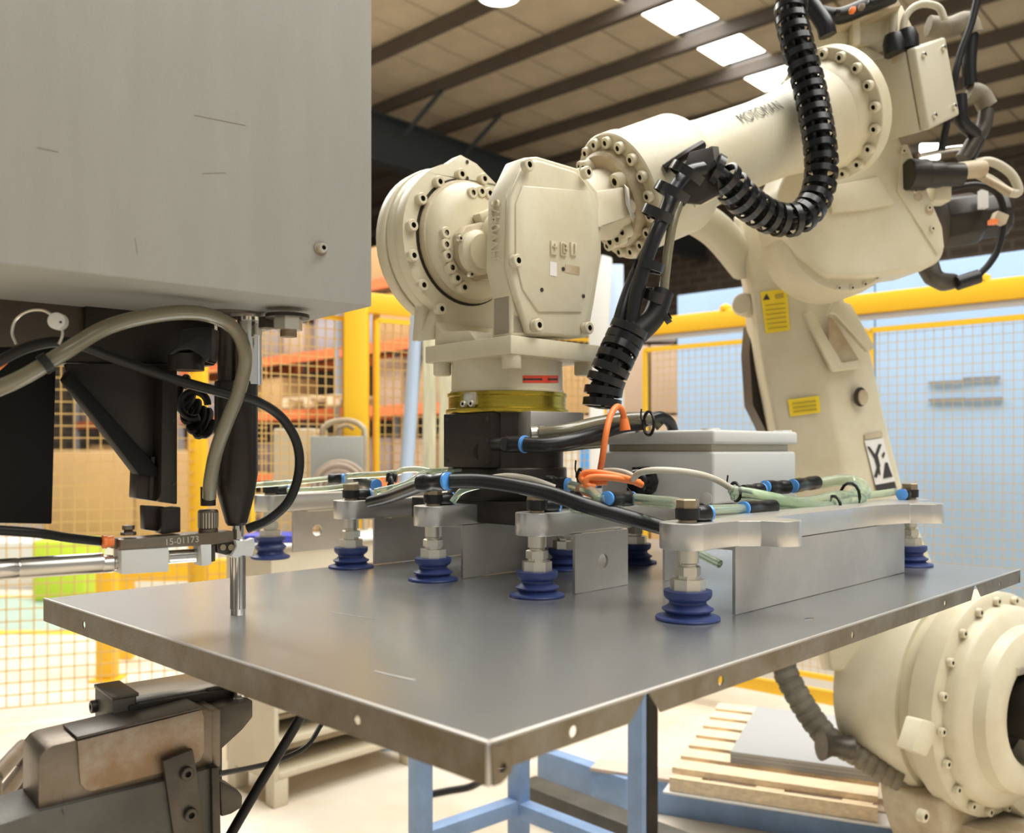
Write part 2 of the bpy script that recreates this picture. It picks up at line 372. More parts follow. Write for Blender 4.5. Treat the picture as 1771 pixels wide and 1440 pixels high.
# yellow kick plate behind the sheet's left edge
kp = thing('guard_rail', 'yellow folded floor guard beam behind the left corner of the steel sheet', 'guard', at(280, 1000, 5.6))
MB().box(at(300, 985, 5.6)+V((.1, 0, 0)), (.95, .04, .14)).build('beam', M['yellow'], kp, bevel=.01)
for px in (220, 390): p = at(px, 985, 5.62); MB().box(V((p.x, p.y, p.z/2)), (.07, .07, p.z)).build('post', M['yellow'], kp)
# ---------------------------------------------------------------- pale blue panels
bpn = thing('panel_wall', 'pale blue sheet panels standing behind the yellow mesh fence', 'panel', (1.0, 5.3, 0))
A0 = V((.98, 5.32, 0)); LEN = 4.6
for k in range(4):
    c = A0+FD*(1.15*k+.575); MB().box(V((c.x, c.y, 1.24)), (1.143, .03, 1.93), ex=FD).build('panel', M['blue_panel'], bpn, bevel=.004)
MB().box(V((A0.x, A0.y, .14))+FD*2.3+V((.02, .02, 0)), (LEN, .05, .28), ex=FD).build('plinth', M['white_lbl'], bpn)
slots = MB()
for (px, py) in ((1640, 661), (1700, 654), (1640, 691), (1705, 690)):
    p = px_on(px, A0, FD); q = V((p.x, p.y, H-(py-PY)/F*p.y))-V((.015, .015, 0))*1.2; slots.box(q, (.16, .012, .012), ex=FD)
slots.build('vent_slot', M['rack_up'], bpn)
# tan carton wall left of the blue panels
tc_ = thing('carton_stack', 'tall stack of tan cartons behind the mesh, left of the blue panels', 'cartons', at(1070, 1100, 6.6)*1)
for r_ in range(4):
    for c_ in range(3):
        x = at(960+c_*80, 700, 6.8).x+.17; MB().box((x, 6.9+.02*random.random(), .26+.52*r_), (.33, .5, .50)).build('carton', M['card2'] if (r_+c_) % 3 else M['card'], tc_, bevel=.006)
MB().box((at(1130, 600, 6.8).x, 6.95, 2.2), (.33, .4, .18)).build('carton', M['rack_up'], tc_, bevel=.006, label='grey carton on top')
# ---------------------------------------------------------------- racking
R0 = V((-2.3, 12.0, 0)); RD = V((-.717, .697, 0)); RN = V((.697, .717, 0))
rk = thing('pallet_rack', 'long orange and grey pallet racking beyond the left mesh fence', 'racking', R0)
levels = [.95, 1.85, 2.65, 3.45]
for dpt in (0, 1.0):
    for i in range(-1, 5):
        p = R0+RD*(i*2.3)+RN*dpt; MB().box(V((p.x, p.y, 2.1)), (.1, .09, 4.2), ex=RD).build('upright', M['rack_up'], rk)
    for z in levels:
        for i in range(-1, 4):
            p = R0+RD*(i*2.3+1.15)+RN*dpt; MB().box(V((p.x, p.y, z-.06)), (2.2, .05, .13), ex=RD).build('beam', M['rack'], rk)
ctm = [M['card'], M['card2'], mat('grey_brown_carton', (.34, .27, .24), .8), mat('lilac_grey_carton', (.42, .38, .42), .8), mat('dark_carton', (.16, .12, .11), .8)]
nm = 0
for li, z in enumerate([0.0]+levels):
    x = -2.2
    while x < 9:
        wd = random.uniform(.42, .8); hh = random.uniform(.38, .62)
        p = R0+RD*(x+wd/2)+RN*(.45+random.uniform(-.1, .1))
        pq = at(500, 660, 11.8)
        if li == 2 and (V((p.x, p.y, 0))-V((pq.x+.2, pq.y+.6, 0))).length < 1.25: x += wd; continue
        ci = random.randrange(5); m = ctm[ci]; lv = ['on the floor under', 'on the lowest beam of', 'on the second beam level of', 'on the third beam level of', 'on the top beam level of'][li]; cn = ['brown', 'pinkish tan', 'grey brown', 'lilac grey', 'dark'][ci]
        tag(MB().box(V((p.x, p.y, z+hh/2+.006)), (wd, .6, hh), ex=RD).build('carton', m, loc=(p.x, p.y, z+.006), bevel=.008),
            'blurred %s carton %s the orange racking' % (cn, lv), 'carton', '%s cartons %s the orange racking' % (cn, lv)); x += wd+random.uniform(.04, .2)
def pallet(root, O, e1, e2, L1, L2, n, m, z=0, name='deck_board'):
    O, e1, e2 = V(O), V(e1).normalized(), V(e2).normalized()
    for i in range(n):
        y = (i+.5)*L2/n; MB().box(O+e1*L1/2+e2*y+V((0, 0, z+.125)), (L1, L2/n*.66, .02), ex=e1).build(name, m, root)
    for j in (0.06, .5, .94):
        MB().box(O+e1*(L1*j)+e2*L2/2+V((0, 0, z+.1)), (.09, L2, .02), ex=e1).build('stringer', m, root)
        for i in (.08, .5, .92): MB().box(O+e1*(L1*j)+e2*(L2*i)+V((0, 0, z+.05)), (.09, .13, .08), ex=e1).build('block', m, root)
p = at(500, 660, 11.8)
pl = thing('pallet', 'pale wooden pallet on the racking left of the thick yellow post', 'pallet', (p.x, p.y, 1.86))
pallet(pl, V((p.x-.2, p.y+.4, 0)), RD*-1, RN, 1.2, .8, 6, M['wood'], 1.86)
# white load, cartons on it, lime bin
wl = at(60, 925, 8.6)
tag(MB().box((wl.x+.5, 8.8, .22), (2.6, .8, .44)).build('wrapped_load', M['white_lbl'], bevel=.02, loc=(wl.x+.5, 8.8, 0)), 'low white wrapped load on the floor under the big brown carton', 'load')
cs = thing('carton', 'very large brown carton behind the far left mesh, beneath the orange racking beams', 'carton', (-3.5, 8.8, .44))
for i in range(2):
    MB().box((-3.95+i*.86, 8.75, .86), (.85, .7, .84)).build('carton_side', M['card'], cs, bevel=.01)
tag(MB().box((at(120, 900, 7.9).x, 7.9, .26), (.46, .4, .52)).build('bin', M['lime'], bevel=.03, loc=(at(120, 900, 7.9).x, 7.9, 0)), 'lime yellow plastic bin on the floor behind the far left mesh', 'bin')
tag(MB().box((at(1004, 790, 5.5).x+.06, 5.6, .68), (.17, .3, 1.36)).build('container', M['bright_blue'], bevel=.02, loc=(at(1004, 790, 5.5).x+.06, 5.6, 0)), 'bright blue container glimpsed between the dark tool changer and the enclosure', 'container')
tag(MB().box((at(985, 790, 5.4).x, 5.5, .69), (.12, .3, 1.38)).build('post', M['white_lbl'], bevel=.01, loc=(at(985, 790, 5.4).x, 5.5, 0)), 'white upright glimpsed just right of the dark tool changer', 'post')
# tubes and timbers standing left of the wrist
a0, a1 = at(722, 545, 3.98), at(697, 900, 3.95)
d = (a1-a0); a2 = a0+d*(a0.z/(a0.z-a1.z))
tag(MB().tube([a0, a2], .031, 16, smooth=False).build('pole', M['pale_blue'], loc=tuple(a2)), 'pale blue round pole leaning upright behind the left wrist disc', 'pole')
for i, (px, wd) in enumerate(((743, .055), (771, .055))):
    p = at(px, 600, 3.98+.03*i)
    tag(MB().box((p.x, p.y, .9), (wd, .07, 1.8)).build('timber_post', M['wood_pale'], loc=(p.x, p.y, 0), bevel=.004), ['knotty pale timber post right beside the pale blue pole', 'pale timber post directly left of the yellow anodised ring'][i], 'timber')
b = MB(); YY = 4.5
b.prism([at(1040, 440, YY), at(1058, 445, YY), at(1048, 650, YY), at(1030, 655, YY), at(1018, 655, YY), at(1018, 560, YY)], (.01, .06, 0))
x = at(1033, 640, YY).x; b.box((x, YY+.04, .85), (.07, .05, 1.7)); tag(b.build('guard_strip', M['white_lbl'], loc=(x, YY+.03, 0), bevel=.004), 'white upright strip seen between the wrist cover and the black hoses', 'guard')
p = at(1064, 600, 4.6)
tag(MB().box((p.x, p.y, 1.12), (.08, .05, 2.24)).build('post', M['pale_blue'], loc=(p.x, p.y, 0), bevel=.005), 'pale blue upright behind the white strip and black hoses', 'post')
# grey trolley board with bent handle, coil
tr = thing('trolley', 'grey board trolley with a bent tube handle in front of the thick yellow post', 'trolley', (at(583, 900, 3.9).x, 3.9, 0))
MB().box(at(583, 812, 3.84), (.225, .02, .285)).build('board', mat('grey_board', (.36, .37, .34), .6), tr, bevel=.004)
MB().tube([at(556, 900, 3.9), at(556, 760, 3.9), at(565, 735, 3.9), at(585, 728, 3.9), at(608, 728, 3.9), at(626, 738, 3.9), at(631, 760, 3.9), at(631, 900, 3.9)], .013, 10).build('handle', M['cream_dirty'], tr)
MB().tube([at(582, 760, 3.93), at(584, 742, 3.93), at(600, 736, 3.93), at(612, 742, 3.93)], .009, 8).build('inner_handle', M['cream_dirty'], tr)
for px in (556, 631): p = at(px, 890, 3.9); MB().tube([p, V((p.x, p.y, .05))], .013, 8, smooth=False).build('leg', M['cream_dirty'], tr)
q = at(588, 845, 3.78)
ct = MB()
for k in range(5): ct.tube([q+V((math.cos(a/24*2*math.pi)*(.115-.012*k), -.03*(k % 2), math.sin(a/24*2*math.pi)*(.115-.012*k))) for a in range(25)], .009, 8, smooth=False)
tag(ct.build('cable_coil', mat('brownish_cable', (.42, .33, .26), .5), loc=(q.x, q.y, q.z-.12)), 'brown coil of cable hanging in front of the grey trolley board', 'cable')
tag(MB().box((at(480, 850, 4.0).x, 4.45, .7), (.2, .3, 1.4)).build('cabinet', M['cab'], bevel=.01, loc=(at(480, 850, 4.0).x, 4.45, 0)), 'narrow cream cabinet behind the mesh, right of the dark spindle sleeve', 'cabinet')
# ---------------------------------------------------------------- below the sheet
bs = thing('steel_stand', 'blue painted square tube stand on the floor below the front corner of the sheet', 'stand', (.1, 2.7, 0))
L3, L1, L2 = V((.022, 2.95, 0)), V((-.273, 2.69, 0)), V((.37, 2.60, 0))
for P, zt in ((L3, .95), (L1, .95), (L2, .98)):
    MB().box(V((P.x, P.y, zt/2)), (.054, .054, zt), ex=(L2-L3)).build('leg', M['blue_steel'], bs, bevel=.004)
for P, Q, z in ((L3, L1, .14), (L3, L2, .13)):
    MB().box(V(((P.x+Q.x)/2, (P.y+Q.y)/2, z)), ((P-Q).length, .05, .05), ex=(Q-P)).build('rail', M['blue_steel'], bs, bevel=.004)
MB().box(V((L2.x+.03, L2.y-.005, .5)), (.012, .05, 1.0), ex=(L2-L3)).build('edge_strip', M['black'], bs)
e1, e2 = V((.917, -.40, 0)), V((.40, .917, 0)); Q0 = V((.545, 3.10, 0))
pf = thing('floor_frame', 'blue steel channel frame on the floor around the slatted pallet', 'frame', (.9, 3.3, 0))
fo = atz(1125, 1347, .12)
MB().box(V((fo.x, fo.y, .06))+e1*.4+e2*.035, (1.25, .07, .12), ex=e1).build('channel', M['blue_steel'], pf, bevel=.004)
MB().box(V((fo.x, fo.y, .125))+e1*.4+e2*.05, (1.25, .11, .012), ex=e1).build('top_plate', M['pink_floor'], pf)
c0, c1 = atz(938, 1292, .12), atz(1092, 1343, .12)
MB().box(V(((c0.x+c1.x)/2, (c0.y+c1.y)/2, .06)), ((c1-c0).length, .06, .12), ex=(c1-c0)).build('channel', M['blue_steel'], pf, bevel=.004)
c = atz(1410, 1425, .03); MB().box(V((c.x, c.y, .02)), (.1, .07, .035), ex=e1).build('foot_plate', M['pale_blue'], pf)
pt = thing('pallet', 'bright slatted wooden pallet on the floor right of the blue stand', 'pallet', Q0)
for k in range(7): MB().box(Q0+e1*.33+e2*(.065+.129*k)+V((0, 0, .192)), (.66, .088, .02), ex=e1).build('deck_board', M['wood'], pt)
for j_ in (.06, .33, .60): MB().box(Q0+e1*j_+e2*.45+V((0, 0, .157)), (.09, .9, .048), ex=e1).build('stringer', M['wood'], pt)
MB().box(Q0+e1*.33-e2*.008+V((0, 0, .157)), (.66, .02, .046), ex=e1).build('front_board', M['wood'], pt)
for j_ in (.02, .88): MB().box(Q0+e1*.36+e2*j_+V((0, 0, .129)), (.76, .10, .006), ex=e1).build('base_board', M['white_lbl'], pt)
ss = thing('sheet_stack', 'grey steel sheets lying on the slatted pallet', 'sheets', Q0+e1*.5+e2*.4+V((0, 0, .2)))
s0 = atz(1268, 1303, .235); 
for k in range(3): MB().box(V((s0.x, s0.y, .21+.013*k))+e1*.25+e2*.3, (.52, .60, .012), ex=e1).build('sheet', M['sheet_grey'], ss)
g0, g1 = atz(909, 1352, .10), atz(1100, 1425, .10)
gb = MB(); dd = (g1-g0).normalized(); gb.box((g0+g1)/2-V((0, 0, .035))+dd*.2, ((g1-g0).length+.4, .10, .095), ex=dd)
tag(gb.build('steel_box_section', M['cast'], bevel=.004), 'dark grey steel box section on the floor inside the blue stand', 'beam')
# cream cabinet
cb = thing('cabinet', 'low cream steel cabinet with louvred shelf openings and white top left of the blue stand', 'cabinet', (-.85, 3.3, 0))
K0 = V((-.86, 3.26, 0)); kv, ku = V((.697, .717, 0)), V((-.717, .697, 0))
def KB(t0, t1, s0_, s1, z0, z1): return K0+kv*(t0+t1)/2+ku*(s0_+s1)/2+V((0, 0, (z0+z1)/2)), (t1-t0, s1-s0_, z1-z0)
def kbox(name, m, *a, bev=.004): c, s = KB(*a); MB().box(c, s, ex=kv, ey=ku).build(name, m, cb, bevel=bev)
kbox('body', M['cab'], 0, .68, 0.02, .35, .45, .94); kbox('side_panel', M['cab'], 0, .02, 0, .35, .09, .46); kbox('end_panel', M['cab'], .66, .68, 0, .35, .09, .46); kbox('top', M['white_lbl'], -.01, .69, .0, .36, .94, .952)
kbox('back_panel', M['dark'], .02, .66, .33, .345, .09, .46)
for z in (.1, .22, .34): kbox('shelf', M['cab'], .02, .66, .0, .33, z, z+.025); 
for z in (.17, .29, .40): kbox('louvre', M['cream_dirty'], .02, .66, .08, .33, z, z+.02)
for t in (0, .62): kbox('foot', M['cab'], t, t+.06, 0, .06, 0, .1)
kbox('foot', M['cab'], 0, .06, .28, .34, 0, .1)
# cables on floor & dark machinery near cabinet
tag(MB().tube([atz(745, 1372, .013), atz(775, 1366, .013), atz(815, 1358, .013), atz(850, 1338, .013), atz(900, 1325, .013)], .012, 8).build('cable', M['rubber']), 'black cable lying on the floor inside the blue stand', 'cable')
for i, (x0, y0, x1, y1) in enumerate(((-10, 1345, 40, 1290), (-10, 1395, 40, 1330))):
    A_, B_ = at(x0, y0, 2.2), at(x1, y1, 2.5)
    t_ = MB(); t_.tube([A_, B_], .02, 10, smooth=False); t_.tube([B_, V((B_.x, B_.y, 0))], .018, 8, smooth=False); t_.tube([A_, V((A_.x, A_.y, 0))], .018, 8, smooth=False)
    tag(t_.build('rail', M['mid_steel'], loc=(A_.x, A_.y, 0)), ['upper grey steel rail at the lower left edge', 'lower grey steel rail at the lower left edge'][i], 'rail')
# ================================================================ SHEET
ZS = 1.06
U, Vv = V((-.717, .697, 0)), V((.697, .717, 0)); B0 = V((-.0191, .737, 0))
def G(s, t, z=0): return B0+U*s+Vv*t+V((0, 0, z))
def circ(cx, cy, r, n=16): return [(cx+r*math.cos(2*math.pi*i/n), cy+r*math.sin(2*math.pi*i/n)) for i in range(n)]
def toG(px, py, z=ZS):
    p = atz(px, py, z)-B0; return (p.dot(U), p.dot(Vv))
SW, SL, ST = 1.025, 1.483, .0018
sh = thing('steel_sheet', 'large folded grey steel sheet panel held under the suction cups', 'panel', G(.5, .75, ZS))
sl_ = toG(1398, 1070)
hl = [[(sl_[0]+.006*math.cos(a/12*6.283), sl_[1]+.013*math.sin(a/12*6.283)) for a in range(12)]]
for px, py, r in ((405, 1003, .003),): hl.append(circ(*toG(px, py), r))
MB().holed([(0, 0), (SW, 0), (SW, SL), (0, SL)], hl, G(0, 0, ZS-ST), U, Vv, (0, 0, ST)).build('top_sheet', M['steel'], sh, angle=30)
# AB flange (t = 0 side) with lip
ha = []
for px in (145, 617):
    # s along AB for that column
    q = (px-PX)/F; s = (q*B0.y-B0.x)/(U.x-q*U.y); ha.append([(s+.0055*math.cos(a/16*6.283), -.019+.0055*math.sin(a/16*6.283)) for a in range(16)])
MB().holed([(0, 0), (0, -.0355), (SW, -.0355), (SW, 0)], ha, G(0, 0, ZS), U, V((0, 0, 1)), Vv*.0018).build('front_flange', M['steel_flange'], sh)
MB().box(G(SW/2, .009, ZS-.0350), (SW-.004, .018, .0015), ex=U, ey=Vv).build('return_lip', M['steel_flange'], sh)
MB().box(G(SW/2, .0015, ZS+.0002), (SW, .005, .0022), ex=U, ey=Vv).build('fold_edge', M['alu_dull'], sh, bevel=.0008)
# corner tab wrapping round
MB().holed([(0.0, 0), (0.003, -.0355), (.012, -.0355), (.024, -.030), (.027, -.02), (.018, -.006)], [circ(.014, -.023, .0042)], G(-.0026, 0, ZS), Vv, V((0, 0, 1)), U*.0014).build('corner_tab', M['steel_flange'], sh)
# BC flange with mitred notches
hb = []
for px in (992, 1247, 1475, 1635, 1730):
    q = (px-PX)/F; t = (q*B0.y-B0.x)/(Vv.x-q*Vv.y); hb.append((t, -.0145))
def bc(t0, t1, c0, c1, nm='side_flange'):
    hs = [circ(t, z, .0055 if t < .5 else .005) for t, z in hb if t0 < t < t1]
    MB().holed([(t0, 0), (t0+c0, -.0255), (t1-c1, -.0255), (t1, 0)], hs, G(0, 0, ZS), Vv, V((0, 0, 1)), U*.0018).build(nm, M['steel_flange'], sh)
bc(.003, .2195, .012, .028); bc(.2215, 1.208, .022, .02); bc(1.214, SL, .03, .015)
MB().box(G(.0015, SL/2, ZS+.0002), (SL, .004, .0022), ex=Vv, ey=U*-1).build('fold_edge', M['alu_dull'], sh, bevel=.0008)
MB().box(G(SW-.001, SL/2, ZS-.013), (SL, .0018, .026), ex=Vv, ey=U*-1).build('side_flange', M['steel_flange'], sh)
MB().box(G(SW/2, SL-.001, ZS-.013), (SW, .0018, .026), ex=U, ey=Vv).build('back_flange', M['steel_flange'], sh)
# scratches, plus pale dashes painting lamp reflections, as tiny proud strips
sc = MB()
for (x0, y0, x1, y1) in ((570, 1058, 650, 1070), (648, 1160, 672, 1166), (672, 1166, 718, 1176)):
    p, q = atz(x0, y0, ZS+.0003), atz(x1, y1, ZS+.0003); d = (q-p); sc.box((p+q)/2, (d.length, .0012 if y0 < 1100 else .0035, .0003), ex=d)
sc.build('scratch_or_glint', M['alu_dull'], sh)
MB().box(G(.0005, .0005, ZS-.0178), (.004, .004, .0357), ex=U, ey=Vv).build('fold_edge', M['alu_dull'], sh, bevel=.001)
# ================================================================ GRIPPER
ZA0, ZA1 = 1.160, 1.197
gr = thing('vacuum_gripper', 'aluminium vacuum gripper frame with blue suction cups on the steel sheet', 'gripper', G(.73, .76, ZA0))
def arc(cx, cy, r, a0, a1, n=8): return [(cx+r*math.cos(math.radians(a0+(a1-a0)*i/n)), cy+r*math.sin(math.radians(a0+(a1-a0)*i/n))) for i in range(n+1)]
def plate(name, pts, z0, z1, m, bevel=.0015):  # pts in (t, s)
    MB().prism([G(s, t, z0) for t, s in pts], (0, 0, z1-z0)).build(name, m, gr, bevel=bevel, angle=35)
RW = .036
# nearest arm with side lobes
def smooth_poly(P, n=4):
    Q = [P[-1]]+P+P[:2]; out = []
    for i in range(1, len(Q)-2):
        a, b, c, d = [V((*q, 0)) for q in Q[i-1:i+3]]
        for k in range(n):
            t = k/n; v_ = .5*((2*b)+(c-a)*t+(2*a-5*b+4*c-d)*t*t+(3*b-a-3*c+d)*t**3); out.append((v_.x, v_.y))
    return out
s1 = .185
P = arc(.575, s1, .040, 100, 245, 8)+[(.60, s1-.034), (.645, s1-.040), (.67, s1-.062)]+arc(.705, s1-.072, .032, 200, 350, 8)+[(.742, s1-.05), (.765, s1-.035), (.85, s1-.035), (1.0, s1-.035), (1.14, s1-.037), (1.19, s1-.05), (1.235, s1-.062)]
P += arc(1.275, s1-.075, .034, 215, 345, 7)+[(1.32, s1-.05), (1.345, s1-.034)]+arc(1.40, s1, .038, -60, 100, 8)+[(1.2, s1+.035), (.8, s1+.035)]
plate('arm', P, ZA0, ZA1, M['alu'])
CUPS = [.185, .475, .735, .99, 1.30]
for s in CUPS[1:]:
    e = 1.40 if s > .4 else 1.4
    P = arc(.575, s, RW, 100, 260, 9)+[(.63, s-.030), (.7, s-.027), (1.3, s-.027)]+arc(1.40, s, RW, -80, 80, 9)+[(1.3, s+.027), (.7, s+.027), (.63, s+.030)]
    plate('arm', P, ZA0, ZA1, M['alu'])
plate('cross_plate', [(.93, .16), (1.05, .16), (1.05, 1.33), (.93, 1.33)], ZA0+.004, ZA1-.002, M['alu_dull'])
plate('mount_plate', [(.66, .60), (.91, .60), (.91, .90), (.66, .90)], ZA0+.002, ZA1+.006, M['changer'])
plate('mid_arm', [(.84, .64), (.93, .64), (.93, .69), (.84, .69)], ZA0, ZA1-.001, M['alu'])
# deep angle pieces; vertical leg towards the camera side
def angle_piece(s, t0, t1, hole=None, top=True):
    hs = [circ(hole, .048, .0135, 24)] if hole else []
    b = MB(); b.holed([(t0, .001), (t1, .001), (t1, .094), (t0, .094)], hs, G(s, 0, ZS), Vv, V((0, 0, 1)), U*.005)
    b.box(G(s+.03, (t0+t1)/2, ZS+.0925+.004), (t1-t0, .06, .005), ex=Vv, ey=U)
    b.build('angle_plate', M['alu_dull'], gr, angle=30)
angle_piece(.150, .645, 1.28); angle_piece(.44, .630, .775, .705)
angle_piece(.705, .622, .95); angle_piece(.985, .630, .95); angle_piece(1.30, .634, .80, .70); angle_piece(.42, .86, .95)
# machined slots in the flat undersides: pads between arm and angle
for s in CUPS: MB().box(G(s-.005, .70, ZA0-.002), (.09, .05, .004), ex=Vv, ey=U).build('shim', M['nickel'], gr, bevel=.001)
# suction cups: shared meshes, origin at the lip centre
hx = MB(); hx.lathe((0, 0, .040), (0, 0, 1), [(.025, 0), (.025, .017), (.0165, .0185), (.0165, .0225)], 8)
cup_meshes = {}
def shared(nm, b, m, bevel=0, angle=40):
    me = b.mesh(nm, bevel=bevel, angle=angle)
    for x in (m if isinstance(m, (list, tuple)) else [m]): me.materials.append(x)
    return me
me_cup = shared('suction_cup', MB().lathe((0, 0, 0), (0, 0, 1), [(.030, .001), (.0445, 0), (.046, .002), (.045, .004), (.035, .0055), (.031, .010), (.036, .0135), (.0365, .0155), (.031, .018), (.026, .0225), (.0265, .026), (.032, .030), (.034, .034), (.034, .041), (.012, .042), (0, .042)], 40), M['blue_cup'])
me_cupx = shared('suction_cup', MB().lathe((0, 0, -.008), (0, 0, 1), [(.020, .001), (.042, 0), (.044, .003), (.043, .006), (.031, .011), (.028, .017), (.0345, .024), (.035, .028), (.029, .033), (.026, .037), (.0335, .043), (.034, .05), (.012, .05), (0, .05)], 40), M['blue_cup'])
me_nut = shared('hex_nut', hx, M['nickel'], angle=20)
me_nut2 = shared('hex_nut', MB().lathe((0, 0, .062), (0, 0, 1), [(.0185, 0), (.0185, .012), (.015, .014)], 6), M['nickel'], angle=20)
me_stem = shared('stem', MB().lathe((0, 0, .075), (0, 0, 1), [(.0125, 0), (.0125, .003), (.0155, .005), (.0155, .027)], 20), M['nickel'])
me_cap = shared('cap_nut', MB().lathe((0, 0, .157), (0, 0, 1), [(.0165, 0), (.0165, .0115), (.015, .013), (0, .013)], 6), M['bronze'], angle=20)
me_foot = shared('threaded_collar', MB().lathe((0, 0, .137), (0, 0, 1), [(.013, 0), (.013, .004)], 16), M['bronze'])
me_body = shared('elbow_fitting', MB().lathe((0, 0, .140), (0, 0, 1), [(.013, 0), (.0175, .002), (.0180, .017), (0, .017)], 24).lathe((.012, 0, .148), (1, 0, 0), [(.011, 0), (.0125, .012), (.0125, .025), (.011, .027), (0, .027)], 20), M['plastic'])
me_blue = shared('release_ring', MB().lathe((.038, 0, .148), (1, 0, 0), [(.0115, 0), (.012, .004), (.007, .006), (0, .006)], 20), M['blue_ring'])
AV = math.atan2(Vv.y, Vv.x)
def cup(s, t, rot=AV, ext=False, dz=0):
    mw = Mx.Translation(G(s, t, ZS+dz)) @ Mx.Rotation(rot, 4, 'Z')
    c = inst('suction_cup', me_cupx if ext else me_cup, gr, mw); OFF[c.name] = V((0, 0, 0))
    for nm, me in (('hex_nut', me_nut), ('hex_nut', me_nut2), ('stem', me_stem), ('threaded_collar', me_foot), ('cap_nut', me_cap), ('elbow_fitting', me_body), ('release_ring', me_blue)):
        o = bpy.data.objects.new(nm, me); COL.objects.link(o); o.parent = c
for s in CUPS: cup(s, .575, rot=AV-.25, ext=(s > 1.2))
for s in CUPS: cup(s, 1.40, rot=AV+math.pi)
cup(.66, .86, rot=AV); cup(.62, 1.04, rot=AV)
# ---------------------------------------------------------------- tool changer column
CX, CY = -.0098, 1.80
tcg = thing('tool_changer', 'dark cylindrical tool changer under the yellow anodised ring', 'tool changer', (CX, CY, 1.2))
o_ = (CX, CY, 0)
MB().lathe(o_, (0, 0, 1), [(0, 1.203), (.117, 1.203), (.119, 1.206), (.119, 1.262), (.117, 1.265), (0, 1.265)], 64).build('lower_ring', M['changer'], tcg)
MB().lathe(o_, (0, 0, 1), [(0, 1.265), (.112, 1.265), (.113, 1.37), (0, 1.37)], 48).build('body', M['changer'], tcg)
# flat facet block on the left with screw holes
fq = V((.30, -.954, 0)).normalized(); fl = V((.954, .30, 0)).normalized()
def CF(ang, r, z): a = math.radians(ang); return V((CX+math.cos(a)*r, CY+math.sin(a)*r, z))
fd = V((-.62, -.785, 0)).normalized(); fx = V((.785, -.62, 0))
MB().box(CF(-128, .100, 1.317), (.12, .045, .102), ex=fx).build('side_block', M['changer'], tcg, bevel=.002)
for dx in (-.05, .05):
    for z in (1.278, 1.317, 1.357): MB().lathe(CF(-128, .1222, z)+fx*dx, fd, [(0, 0), (.0042, 0), (.0042, .0006), (0, .0006)], 12).build('screw_hole', M['ink'], tcg)
MB().box(CF(-45, .115, 1.345), (.13, .05, .052), ex=(.8, .6, 0)).build('valve_block', M['alu_dull'], tcg, bevel=.002)
MB().lathe(CF(-112, .112, 1.296), CF(-112, 1, 0)-CF(-112, 0, 0), [(.013, 0), (.017, .01), (.017, .014), (.010, .014), (.009, .004), (0, .004)], 20).build('port', M['black'], tcg)
MB().lathe(o_, (0, 0, 1), [(0, 1.370), (.121, 1.370), (.122, 1.372), (.122, 1.378), (.117, 1.380), (.117, 1.402), (.119, 1.404), (.119, 1.410), (0, 1.410)], 64).build('ring', M['gold'], tcg, label='yellow anodised ring')
MB().box(CF(-125, .118, 1.396), (.03, .012, .024), ex=fx).build('clip', M['nickel'], tcg, bevel=.002)
for dx in (-.012, .008): inst('bolt', BOLT_ST, tcg, mat_to(CF(-125, .121, 1.386)+fx*dx, fd))
# ---------------------------------------------------------------- white enclosure on the gripper
EC = G(.374, .951, 0); EZ = 1.205
en = thing('enclosure', 'light grey plastic electrical enclosure sitting on the gripper frame', 'box', EC+U*.13+Vv*.16+V((0, 0, EZ)))
def ebox(name, ds, dt, z0, z1, m, inset=0, bev=.006):
    MB().box(EC+U*ds/2+Vv*dt/2+V((0, 0, (z0+z1)/2)), (dt-2*inset, ds-2*inset, z1-z0), ex=Vv, ey=U).build(name, m, en, bevel=bev, seg=3)
ebox('base', .268, .325, ZA1, 1.296, M['white_box']); ebox('gasket', .268, .325, 1.296, 1.310, M['grey_light'], inset=.012, bev=.001)
ebox('lid', .268, .325, 1.310, 1.337, M['white_box'], inset=-.003)
for (a, c) in ((.02, .02), (.248, .02), (.02, .305), (.248, .305)):
    MB().lathe(EC+U*a+Vv*c+V((0, 0, 1.336)), (0, 0, 1), [(.02, 0), (.018, .0045), (0, .0045)], 20).build('screw_cap', M['white_box'], en)
ff = EC-Vv*.001
gp = onp(1117, 832, ff, Vv); 
MB().lathe(gp, Vv*-1, [(.031, 0), (.031, .012), (.026, .014), (.026, .03), (.021, .036), (.0, .036)], 10).build('cable_gland', M['plastic'], en, bevel=.001)
gl = MB()
for k in range(10): a = k/10*6.283; gl.box(gp-Vv*.022+U*math.cos(a)*.0265+V((0, 0, math.sin(a)*.0265)), (.006, .016, .006), ex=U, ey=Vv)
gl.build('gland_ribs', M['rubber'], en)
MB().lathe(onp(1222, 862, ff, Vv), Vv*-1, [(.012, 0), (.012, .001), (.0105, .0015), (0, .0015)], 24).build('moulding_mark', M['white_box'], en)
# ---------------------------------------------------------------- pneumatic fittings and tubes (each its own thing)
def tee(pts, rr, label, ring0=True, ring1=False, mate=None):
    p, q = pts; d = (q-p).normalized(); L_ = (q-p).length
    t = thing('push_fitting', label, 'fitting', (p+q)/2, 'push-in fittings on the gripper')
    b = MB(); b.lathe(p, d, [(0, 0), (rr, .001), (rr*1.02, L_*.3), (rr*.92, L_*.35), (rr*.92, L_*.65), (rr*1.02, L_*.7), (rr, L_-.001), (0, L_)], 20); b.build('body', M['plastic'], t)
    if ring0: MB().lathe(p-d*.006, d, [(0, 0), (rr*.7, 0), (rr*.95, .001), (rr*.95, .006), (0, .006)], 20).build('release_ring', M['blue_ring'], t)
    if ring1: MB().lathe(q, d, [(0, 0), (rr*.95, 0), (rr*.95, .005), (rr*.7, .006), (0, .006)], 20).build('release_ring', M['blue_ring'], t)
    return t
